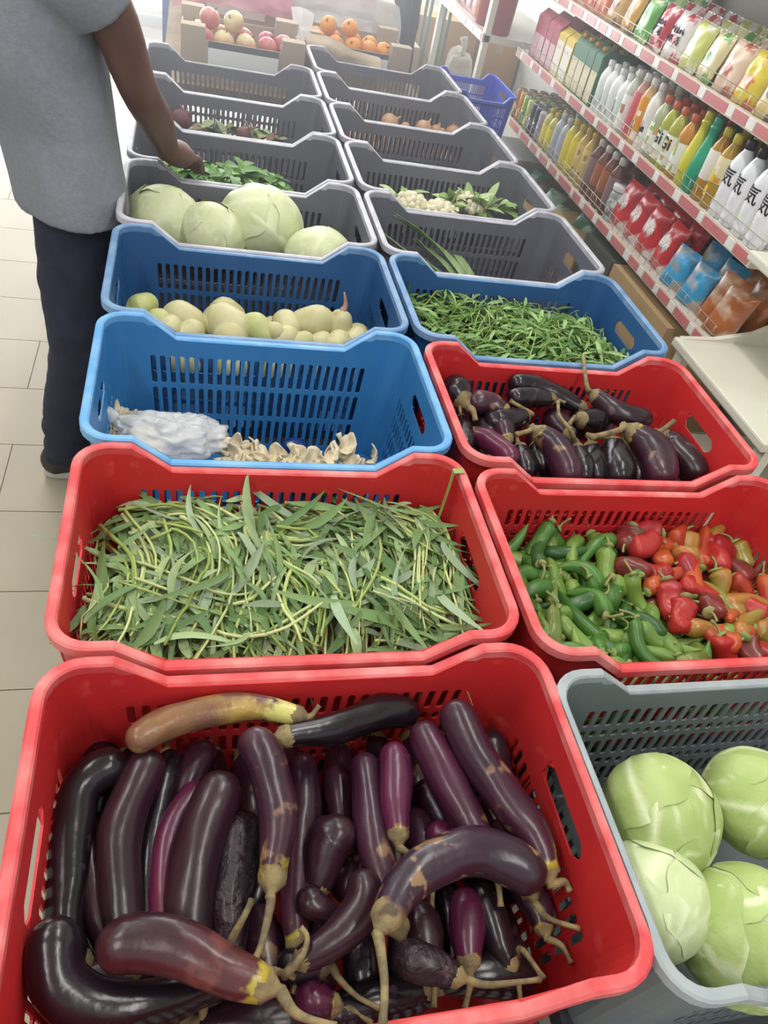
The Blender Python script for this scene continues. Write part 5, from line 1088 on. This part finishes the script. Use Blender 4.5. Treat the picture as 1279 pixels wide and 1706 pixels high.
# --- cartons and packs under the lowest drinks shelf
M_card = mat('cardboard', 'b79b72', 0.8, 'a98d66', 4, 0.35, 0.7)
def cardbox(name, label, x0, y0, z0, x1, y1, z1, m, txt=None, tape=True, group=None):
    t = thing(name, label, 'box', ((x0+x1)/2, (y0+y1)/2, z0), group=group); w, d, h = (x1-x0)/2, (y1-y0)/2, z1-z0
    MB().box(-w, -d, 0, w, d, h-0.003).obj('carton_body', m, t, False, bevel=0.003)
    for s in (-1, 1): MB().box(-w if s < 0 else 0.001, -d, h-0.003, -0.001 if s < 0 else w, d, h).obj('top_flap', m, t, False)
    if tape: MB().box(-0.025, -d-0.0006, h-0.05, 0.025, d+0.0006, h+0.0008).obj('tape', mat('packing_tape', 'b8a07a', 0.3), t, False)
    if txt: o = put('lettering', txt, t, (-w-0.001, 0, h*0.62), (R(90), 0, R(-90)))
    return t
cardbox('cardboard_box', 'tan cardboard box with faint print under the shelf by the blue crate', SX-0.02, 1.50, 0.149, SX+0.36, 1.97, 0.575, M_card, TXT['faint'])
cardbox('cardboard_box', 'dark printed carton under the shelf lettered 10C', SX-0.015, 1.99, 0.149, SX+0.34, 2.26, 0.57, mat('dark_carton', '3c4038', 0.7, '4a4c42', 5), TXT['10C'])
cardbox('cardboard_box', 'brown open carton under the shelf left of the dark one', SX-0.015, 2.28, 0.149, SX+0.3, 2.66, 0.5, M_card)
GPK = ['green pouch lying on the brown carton edge', 'green pouch under the lower shelf', 'pale mint pouch under the lower shelf', 'dark green and red pouch under the lower shelf', 'green pouch farthest along under the lower shelf']
for i, (y, z) in enumerate(((2.45, 0.5), (2.74, 0.38), (2.87, 0.40), (3.0, 0.38), (3.12, 0.40))): 
    packet('green_pouch', GPK[i], (SX+0.06, y, z), 0.12, 0.12, 0.05, ('3f7a60', '4a8a6a', 'a8c8b4', '3a5a4a', '3f7a60')[i], ('a8c4b0', 'c8d8c8', '5c9a78', '8a4a50', '88b09a')[i], 21+i, 0.7, 'green pouches under the shelf', None, 0.4, 9)
cardbox('cardboard_box', 'low carton carrying the green pouches under the shelf', SX-0.01, 2.68, 0.149, SX+0.34, 3.18, 0.38, M_card)
cardbox('cardboard_box', 'pale grey carton at the far end under the shelf', SX-0.02, 3.2, 0.149, SX+0.34, 3.56, 0.52, mat('grey_carton', 'a8a8a8', 0.7, '9a9a9c', 5))
# --- cream end display
M_cream = mat('cream_plastic', 'e2dfcf', 0.4, 'dad6c4', 3)
es = thing('end_display', 'cream end shelf unit with broad empty boards at the near right', 'shelf', (1.60, 0.74, 0))
def slab(z, x0, x1, y0, y1, nm):
    MB().box(x0, y0, z-0.028, x1, y1, z).obj(nm, M_cream, es, False, bevel=0.006)
slab(0.665, 0.0, 0.62, 0.02, 0.545, 'shelf_board'); slab(0.955, 0.10, 0.62, 0.03, 0.545, 'shelf_board'); slab(0.30, 0.03, 0.62, 0.02, 0.545, 'shelf_board')
MB().box(0.03, 0.50, 0.0, 0.06, 0.54, 0.637).obj('front_leg', M_cream, es, False); MB().box(0.03, 0.03, 0.0, 0.06, 0.07, 0.637).obj('front_leg', M_cream, es, False)
MB().box(0.60, 0.02, 0.0, 0.64, 0.545, 1.5).obj('back_panel', M_cream, es, False)
vs = [(0.02, 0.665), (0.14, 0.672), (0.26, 0.70), (0.36, 0.76), (0.43, 0.84), (0.46, 0.925), (0.60, 0.925), (0.60, 0.665)]
MB().add([(x, 0.53, z) for x, z in vs]+[(x, 0.548, z) for x, z in vs], [tuple(range(8)), tuple(reversed(range(8, 16)))]+[(i, i+8, (i+1) % 8+8, (i+1) % 8) for i in range(8)]).obj('curved_bracket', M_cream, es, False)
# ------------------------------------------------------------------ far end: fruit boxes, rack, boxes
M_tbl = mat('table_wood', '9a8468', 0.7, '86705a', 6)
ft = thing('fruit_table', 'low table under the fruit boxes behind the crates', 'table', (0.55, 3.4, 0))
for (x0, y0, x1, y1) in ((-0.5, -0.66, 0.04, 0.75), (0.05, -0.34, 0.6, 0.75)): MB().box(x0, y0, 0.73, x1, y1, 0.76).obj('table_top', M_tbl, ft, False)
for x, y in ((-0.46, -0.6), (-0.46, 0.7), (0.56, -0.3), (0.56, 0.7), (0.0, -0.6)): MB().box(x-0.025, y-0.025, 0, x+0.025, y+0.025, 0.73).obj('leg', M_tbl, ft, False)
M_card2 = mat('fruit_box_card', 'b7a896', 0.8, 'a8988a', 4, 0.35, 0.7)
M_white = mat('white_print', 'e9ebea', 0.6)
def fruitbox(label, x0, y0, x1, y1, z0, h):
    t = thing('fruit_box', label, 'box', ((x0+x1)/2, (y0+y1)/2, z0)); w, d = (x1-x0)/2, (y1-y0)/2; th = 0.006
    MB().box(-w, -d, 0, w, d, 0.006).obj('base', M_card2, t, False)
    for (a, b, c, e, nm) in ((-w, -d, w, -d+th, 'front_panel'), (-w, d-th, w, d, 'back_panel')): MB().box(a, b, 0.006, c, e, h*0.78).obj(nm, M_card2, t, False)
    for s in (-1, 1): MB().box(s*w if s < 0 else w-th, -d+th, 0.006, -w+th if s < 0 else w, d-th, h*0.78).obj('side_panel', M_card2, t, False)
    for sx in (-1, 1):
        for sy in (-1, 1): 
            q = MB(); cx, cy = sx*(w-0.044), sy*(d-0.029); q.box(cx-0.045, cy-0.03, 0.006, cx+0.045, cy+0.03, h); q.obj('corner_post', M_card2, t, False, bevel=0.003)
    MB().box(-w+0.10, -d-0.0015, h*0.34, w-0.10, -d, h*0.66).obj('printed_panel', M_white, t, False)
    MB().box(-w+0.10, -d-0.001, h*0.66, w-0.10, -d, h*0.78).obj('dark_band', mat('slot_shade', '5a5f68', 0.6), t, False)  # flat dark strip painted for the shade inside the front slot
    return t
fruitbox('cardboard fruit box of apples with white printed front behind the left crates', 0.12, 2.78, 0.585, 3.16, 0.76, 0.19)
fruitbox('cardboard fruit box of oranges with white front behind the right crates', 0.60, 3.12, 1.09, 3.50, 0.76, 0.17)
fruitbox('rear cardboard box with pink lining behind the apples', 0.12, 3.55, 0.585, 3.93, 0.76, 0.26)
fruitbox('rear cardboard box of red fruit wrapped in white film', 0.62, 3.62, 1.10, 4.0, 0.76, 0.24)
M_app = [mat('apple_skin', 'd9a08c', 0.3, 'c66a68', 10, 0.4, 0.65, coat=0.2), mat('apple_pale', 'dccf9c', 0.3, 'd09a80', 9, 0.45, 0.7, coat=0.2), mat('apple_red', 'b85060', 0.3, 'cf8a80', 9, 0.5, 0.75, coat=0.2)]
M_or = mat('orange_peel', 'e59a3a', 0.45, 'dd8a30', 20, bump=0.2, bscale=160)
prof = [(max(0.001, sin(pi*k/14))*(1.0), -cos(pi*k/14)*0.9) for k in range(15)]; prof[-1] = (0.05, 0.72); prof[-2] = (0.25, 0.86); prof[0] = (0.06, -0.75); prof[1] = (0.3, -0.86)
def fruit_meshes(r, ms, nm):
    vs, fs = lathe([(a*r, b*r) for a, b in prof], 18); return [MB().add(vs, fs).mesh(nm, True, [m]) for m in ms]
AP = fruit_meshes(0.04, M_app, 'flesh'); OR = fruit_meshes(0.037, [M_or], 'flesh')
STM = MB().tube(catmull([(0, 0, 0.03), (0.002, 0, 0.038), (0.006, 0, 0.046)], 4), 0.0018, 5).mesh('stem', True, [mat('fruit_stem', '5c4630', 0.8)])
rg = random.Random(77)
AL = '''far left pink apple in the apple box|pale apple second from the left at the back|pale yellow apple near the left of the box|apple at the back middle|apple at the back right|pink red apple at the right back
orange pink apple in front left|peach coloured apple in front centre|red apple right of centre|rosy apple at the right front|pale apple wedged at the right end|small apple at the near right edge'''.replace('\n', '|').split('|')
i = 0
for z, rows_ in ((0.895, ((2.87, (0.2, 0.285, 0.37, 0.455, 0.53)), (2.96, (0.19, 0.275, 0.36, 0.445, 0.525)))), (0.955, ((2.92, (0.225, 0.315)),))):
    for y, xs in rows_:
        for x in xs:
            t = thing('apple', AL[i] if i < 12 else 'apple in the box', 'apple', (x+rg.uniform(-0.008, 0.008), y+rg.uniform(-0.01, 0.01), z), (rg.uniform(-0.9, 0.9), rg.uniform(-0.9, 0.9), 0), 'apples in the fruit box'); put('flesh', AP[(0, 1, 1, 2, 2, 1, 1, 0, 2, 2, 0, 1)[i]], t); put('stem', STM, t); i += 1
OL_ = '''far left orange in the orange box|orange second from left at the front|large orange left of the middle|orange at the middle front|orange at the right front|orange at the back left|orange at the back middle|orange behind the right front one|orange at the right end|orange on top near the left|orange on top near the middle'''.split('|')
i = 0
for z, rows_ in ((0.885, ((3.20, (0.69, 0.765, 0.84, 0.915, 0.99)), (3.28, (0.69, 0.77, 0.85, 0.93)))), (0.94, ((3.25, (0.74, 0.83)),))):
    for y, xs in rows_:
        for x in xs:
            t = thing('orange', OL_[i], 'orange', (x+rg.uniform(-0.008, 0.008), y+rg.uniform(-0.01, 0.01), z), (rg.uniform(-0.9, 0.9), rg.uniform(-0.9, 0.9), 0), 'oranges in the fruit box'); put('flesh', OR[0], t); put('stem_scar', STM, t, scale=(1.4, 1.4, 0.85)); i += 1
for k in range(8):
    t = thing('apple', 'pink red fruit in the rear film wrapped box', 'apple', (0.70+0.09*(k % 4)+0.02*(k//4), 3.72+0.1*(k//4), 0.99), (rg.uniform(-0.9, 0.9), rg.uniform(-0.9, 0.9), 0), 'red fruit in the rear box'); put('flesh', AP[2 if k % 3 else 0], t); put('stem', STM, t)
def film(name, label, P, m, seed, amp=0.012):   # P: list of rows of control points, made into a wavy sheet
    n = 24; rows_ = [catmull(r, n) for r in P]; cols = [catmull([r[j] for r in rows_], 12) for j in range(n+1)]; mb = MB(); vs = []
    for j in range(n+1):
        for i2 in range(13): c = cols[j][i2]; vs.append(c+Vector((0, 1, 0.3))*amp*(mnoise.noise(c*14+Vector((seed, 0, 0)))+0.6*mnoise.noise(c*34+Vector((0, seed, 0)))))
    mb.add(vs, [(j*13+i2, j*13+i2+1, (j+1)*13+i2+1, (j+1)*13+i2) for j in range(n) for i2 in range(12)]); t = thing(name, label, 'plastic film', (0, 0, 0)); mb.obj('sheet', m, t); return t
M_film = mat('white_film', 'eceaec', 0.3, alpha=0.6, spec=0.7); M_pfilm = mat('pink_film', 'd88aa0', 0.35, 'e2a8b6', 10, alpha=0.85, spec=0.6)
film('plastic_film', 'white translucent film draped over the rear fruit box behind the oranges', [[(0.60, 3.60, 1.03), (0.75, 3.58, 1.04), (0.95, 3.58, 1.03), (1.11, 3.60, 1.0)], [(0.60, 3.57, 0.95), (0.8, 3.55, 0.95), (1.0, 3.56, 0.94), (1.13, 3.58, 0.92)], [(0.61, 3.56, 0.86), (0.8, 3.54, 0.88), (1.0, 3.55, 0.86), (1.13, 3.57, 0.80)]], M_film, 3)
film('plastic_film', 'pink plastic lining hanging over the rear box behind the apples', [[(0.10, 3.53, 1.06), (0.25, 3.52, 1.07), (0.45, 3.52, 1.06), (0.60, 3.54, 1.04)], [(0.09, 3.50, 0.98), (0.25, 3.49, 0.97), (0.45, 3.49, 0.95), (0.60, 3.5, 0.94)], [(0.08, 3.48, 0.86), (0.25, 3.48, 0.90), (0.45, 3.48, 0.89), (0.60, 3.49, 0.88)]], M_pfilm, 5)
film('plastic_film', 'white film edge between the apple and orange boxes', [[(0.56, 3.2, 0.99), (0.60, 3.18, 1.0), (0.66, 3.2, 0.98)], [(0.57, 3.14, 0.94), (0.60, 3.12, 0.94), (0.65, 3.14, 0.94)], [(0.57, 3.10, 0.90), (0.60, 3.09, 0.90), (0.64, 3.09, 0.90)]], M_film, 7)
# paper wrap between the crates and the orange box
film('packing_paper', 'crumpled tan packing paper before the orange box', [[(0.62, 3.10, 0.92), (0.72, 3.08, 0.93), (0.82, 3.08, 0.90), (0.95, 3.09, 0.88)], [(0.62, 3.06, 0.90), (0.72, 3.05, 0.90), (0.82, 3.05, 0.88), (0.95, 3.06, 0.87)], [(0.63, 3.05, 0.86), (0.72, 3.045, 0.86), (0.82, 3.045, 0.86), (0.95, 3.045, 0.85)]], mat('packing_paper', 'bfae98', 0.8, 'ab9a84', 8), 9)
# blue shopping basket
KIT['royal'] = crate_meshes('royal', mat('royal_blue_plastic', '2f48b8', 0.4), mat('royal_blue_rim', '4a63cc', 0.4), EQ)
bk = crate('royal', 1.235, 3.10, 'small royal blue basket beyond the right row of crates', 0.87); bk.scale = (0.46, 0.95, 0.62); bk.location = (1.375, 3.0, 0.69); bk['category'] = 'basket'; bk.name = 'shopping_basket'; del bk['group']
cardbox('cardboard_box', 'carton standing under the royal blue basket', 1.25, 2.82, 0, 1.50, 3.18, 0.69, M_card2)
# far shelf section
fs_ = thing('shelving_unit', 'short far shelf section standing out before the back boxes', 'shelf', (1.58, 3.66, 0))
for z in (0.40, 0.93, 1.25): 
    MB().box(0, 0, z-0.02, 0.5, 0.95, z+0.01).obj('shelf_board', M_shelf, fs_, False); st = MB().box(-0.01, 0, z-0.022, 0.0, 0.95, z+0.018).obj('price_strip', M_strip, fs_, False)
    for k in range(6): MB().box(-0.0125, 0.02+k*0.155, z-0.016, -0.01, 0.13+k*0.155, z+0.012).obj('price_label', M_rtag if k % 2 == 0 else M_wtag, st, False)
for y in (0.02, 0.93): MB().box(0.0, y-0.02, 0, 0.03, y+0.02, 1.7).obj('upright', M_shelf, fs_, False)
bu = [('tub_body', MB().add(*lathe([(0.055, 0), (0.066, 0.004), (0.072, 0.19), (0.074, 0.195)], 20)).mesh('tub_body', True, [mat('red_tub', 'b02c34', 0.35, 'a02830', 5)])), ('lid', MB().add(*lathe([(0.077, 0.195), (0.077, 0.215), (0.07, 0.218)], 20)).mesh('lid', True, [mat('red_tub_lid', '9c2630', 0.35)])), ('label_band', MB().add(*lathe([(0.0665, 0.035), (0.0675, 0.06)], 20)).mesh('label_band', True, [mat('tub_label', 'd8a838', 0.4)]))]
for y, l in ((3.76, 'big red tub with yellow band at the near end of the far shelf'), (3.93, 'second big red tub on the far shelf')): product('food_tub', l, 'tub', bu, (1.67, y, 0.941), 'red tubs on the far shelf')
for i, (y, c, c2) in enumerate(((4.08, 'd8a890', 'b86a4a'), (4.2, 'c88a98', 'e0c8c8'), (4.32, 'b07080', 'd8b8c0'), (4.44, 'd8c8c0', 'a06068'))): packet('snack_packet', ('peach packet on the far shelf beside the tubs', 'rosy packet on the far shelf', 'mauve packet on the far shelf', 'pale packet at the end of the far shelf')[i], (1.64, y, 0.941), 0.11, 0.16, 0.05, c, c2, 40+i, 0.1)
# orange cartons, rack, sacks, dark cloth
M_oc = mat('orange_carton', 'b98a48', 0.75, 'a87c40', 4)
cardbox('cardboard_box', 'large orange brown carton behind the green rack', 1.52, 4.97, 0, 1.98, 5.4, 0.76, M_oc); cardbox('cardboard_box', 'orange brown carton partly behind the far shelf', 2.0, 4.97, 0, 2.30, 5.4, 0.68, M_oc)
cardbox('cardboard_box', 'small upright brown box left of the orange cartons', 1.36, 4.55, 0, 1.5, 4.75, 0.66, M_card2)
rk = thing('wire_rack', 'green painted metal rack posts before the orange cartons', 'rack', (1.55, 4.66, 0)); M_gp = mat('green_paint', '4f6f68', 0.45, '5f7f76', 10)
for x, y in ((0.0, 0.0), (0.0, 0.12), (0.125, 0.0), (0.125, 0.12)): MB().tube([(x, y, 0), (x, y, 1.9)], 0.011, 8).obj('post', M_gp, rk)
for z in (0.2, 1.35): 
    for a, b in (((0, 0), (0, 0.12)), ((0.125, 0), (0.125, 0.12)), ((0, 0), (0.125, 0)), ((0, 0.12), (0.125, 0.12))): MB().tube([(a[0], a[1], z), (b[0], b[1], z)], 0.006, 6).obj('rail', M_gp, rk)
MB().tube([(0.0, -0.012, 0.62), (0.125, -0.012, 0.5)], 0.004, 6).obj('brace', M_gp, rk)
def sack(label, loc, sx, sy, sz, seed, col='d4cec4'):
    t = thing('sack', label, 'sack', loc); vs, fs = [], []; nu, nv = 22, 14
    for i in range(nv+1):
        for j in range(nu):
            a, b = 2*pi*j/nu, pi*i/nv; d = Vector((sin(b)*cos(a), sin(b)*sin(a), -cos(b))); k = 1+0.15*mnoise.noise(d*2+Vector((seed, 0, 0)))+0.07*mnoise.noise(d*6)
            e = lambda v: (abs(v)**0.7)*(1 if v > 0 else -1); vs.append((e(d.x)*sx*k, e(d.y)*sy*k, sz+e(d.z)*sz*k*0.97))
    for i in range(nv):
        for j in range(nu): fs.append((i*nu+j, i*nu+(j+1) % nu, (i+1)*nu+(j+1) % nu, (i+1)*nu+j))
    MB().add(vs, fs).obj('sack_body', mat('woven_sack_'+col, col, 0.8, 'bdb4a8', 8, bump=0.3, bscale=60), t)
    MB().tube(catmull([(0, 0, sz*1.9), (0.01, 0, sz*2.05), (0.0, 0.02, sz*2.2)], 6), [sx*0.3, sx*0.2, sx*0.14, sx*0.16, sx*0.2, sx*0.22, sx*0.24], 10).obj('tied_neck', mat('woven_sack_'+col, col, 0.8), t)
sack('pale sack slumped before the orange cartons by the far shelf', (1.85, 4.83, 0), 0.11, 0.08, 0.32, 2)
sack('pale sack with dark mark on the floor beside the blue basket', (1.62, 3.42, 0), 0.095, 0.1, 0.30, 4)
cloth = film('hanging_cloth', 'dark navy cloth hanging behind the orange box', [[(1.16, 4.2, 1.35), (1.25, 4.18, 1.36), (1.36, 4.2, 1.35)], [(1.22, 4.2, 0.9), (1.28, 4.17, 0.9), (1.37, 4.2, 0.9)], [(1.29, 4.2, 0.58), (1.33, 4.18, 0.58), (1.38, 4.2, 0.58)]], mat('navy_cloth', '3a3d52', 0.9), 11, 0.03); cloth['category'] = 'cloth'
ch = thing('cloth_stand', 'slim metal stand the navy cloth hangs from', 'stand', (1.27, 4.215, 0)); MB().tube([(0, 0.02, 0), (0, 0.02, 1.37)], 0.012, 8).obj('pole', M_alu, ch); MB().tube([(-0.14, 0.01, 1.36), (0.12, 0.01, 1.36)], 0.009, 8).obj('crossbar', M_alu, ch); MB().add(*lathe([(0.12, 0), (0.12, 0.012), (0.02, 0.02)], 20)).obj('foot', M_alu, ch)
cb = thing('banner', 'blue and pink banner hanging at the far left of the fruit boxes', 'banner', (0.06, 4.22, 0))
MB().box(-0.05, -0.005, 0.40, 0.055, 0.005, 1.3).obj('blue_panel', mat('banner_blue', '4a6ab8', 0.7), cb, False); MB().box(0.0, -0.012, 0.66, 0.085, -0.006, 1.3).obj('pink_panel', mat('banner_pink', 'c85878', 0.7), cb, False); MB().tube([(0.01, 0.012, 0), (0.01, 0.012, 1.32)], 0.01, 8).obj('pole', M_alu, cb)
# ------------------------------------------------------------------ lens glare imitated by added haze in the backlit far half of the shop
hz = MB().box(-3.55, 1.0, 0.02, 2.3, 6.85, 2.95).obj('glare_haze', bpy.data.materials.new('glare_haze'), smooth=False); hz['kind'] = 'structure'
hm = hz.data.materials[0]; hm.use_nodes = True; hn = hm.node_tree.nodes; hn.remove(hn['Principled BSDF'])
vsn = hn.new('ShaderNodeVolumeScatter'); vsn.inputs['Density'].default_value = 0.12; vsn.inputs['Anisotropy'].default_value = 0.5; vsn.inputs['Color'].default_value = (1, 1, 1, 1)
hm.node_tree.links.new(vsn.outputs[0], hn['Material Output'].inputs['Volume'])
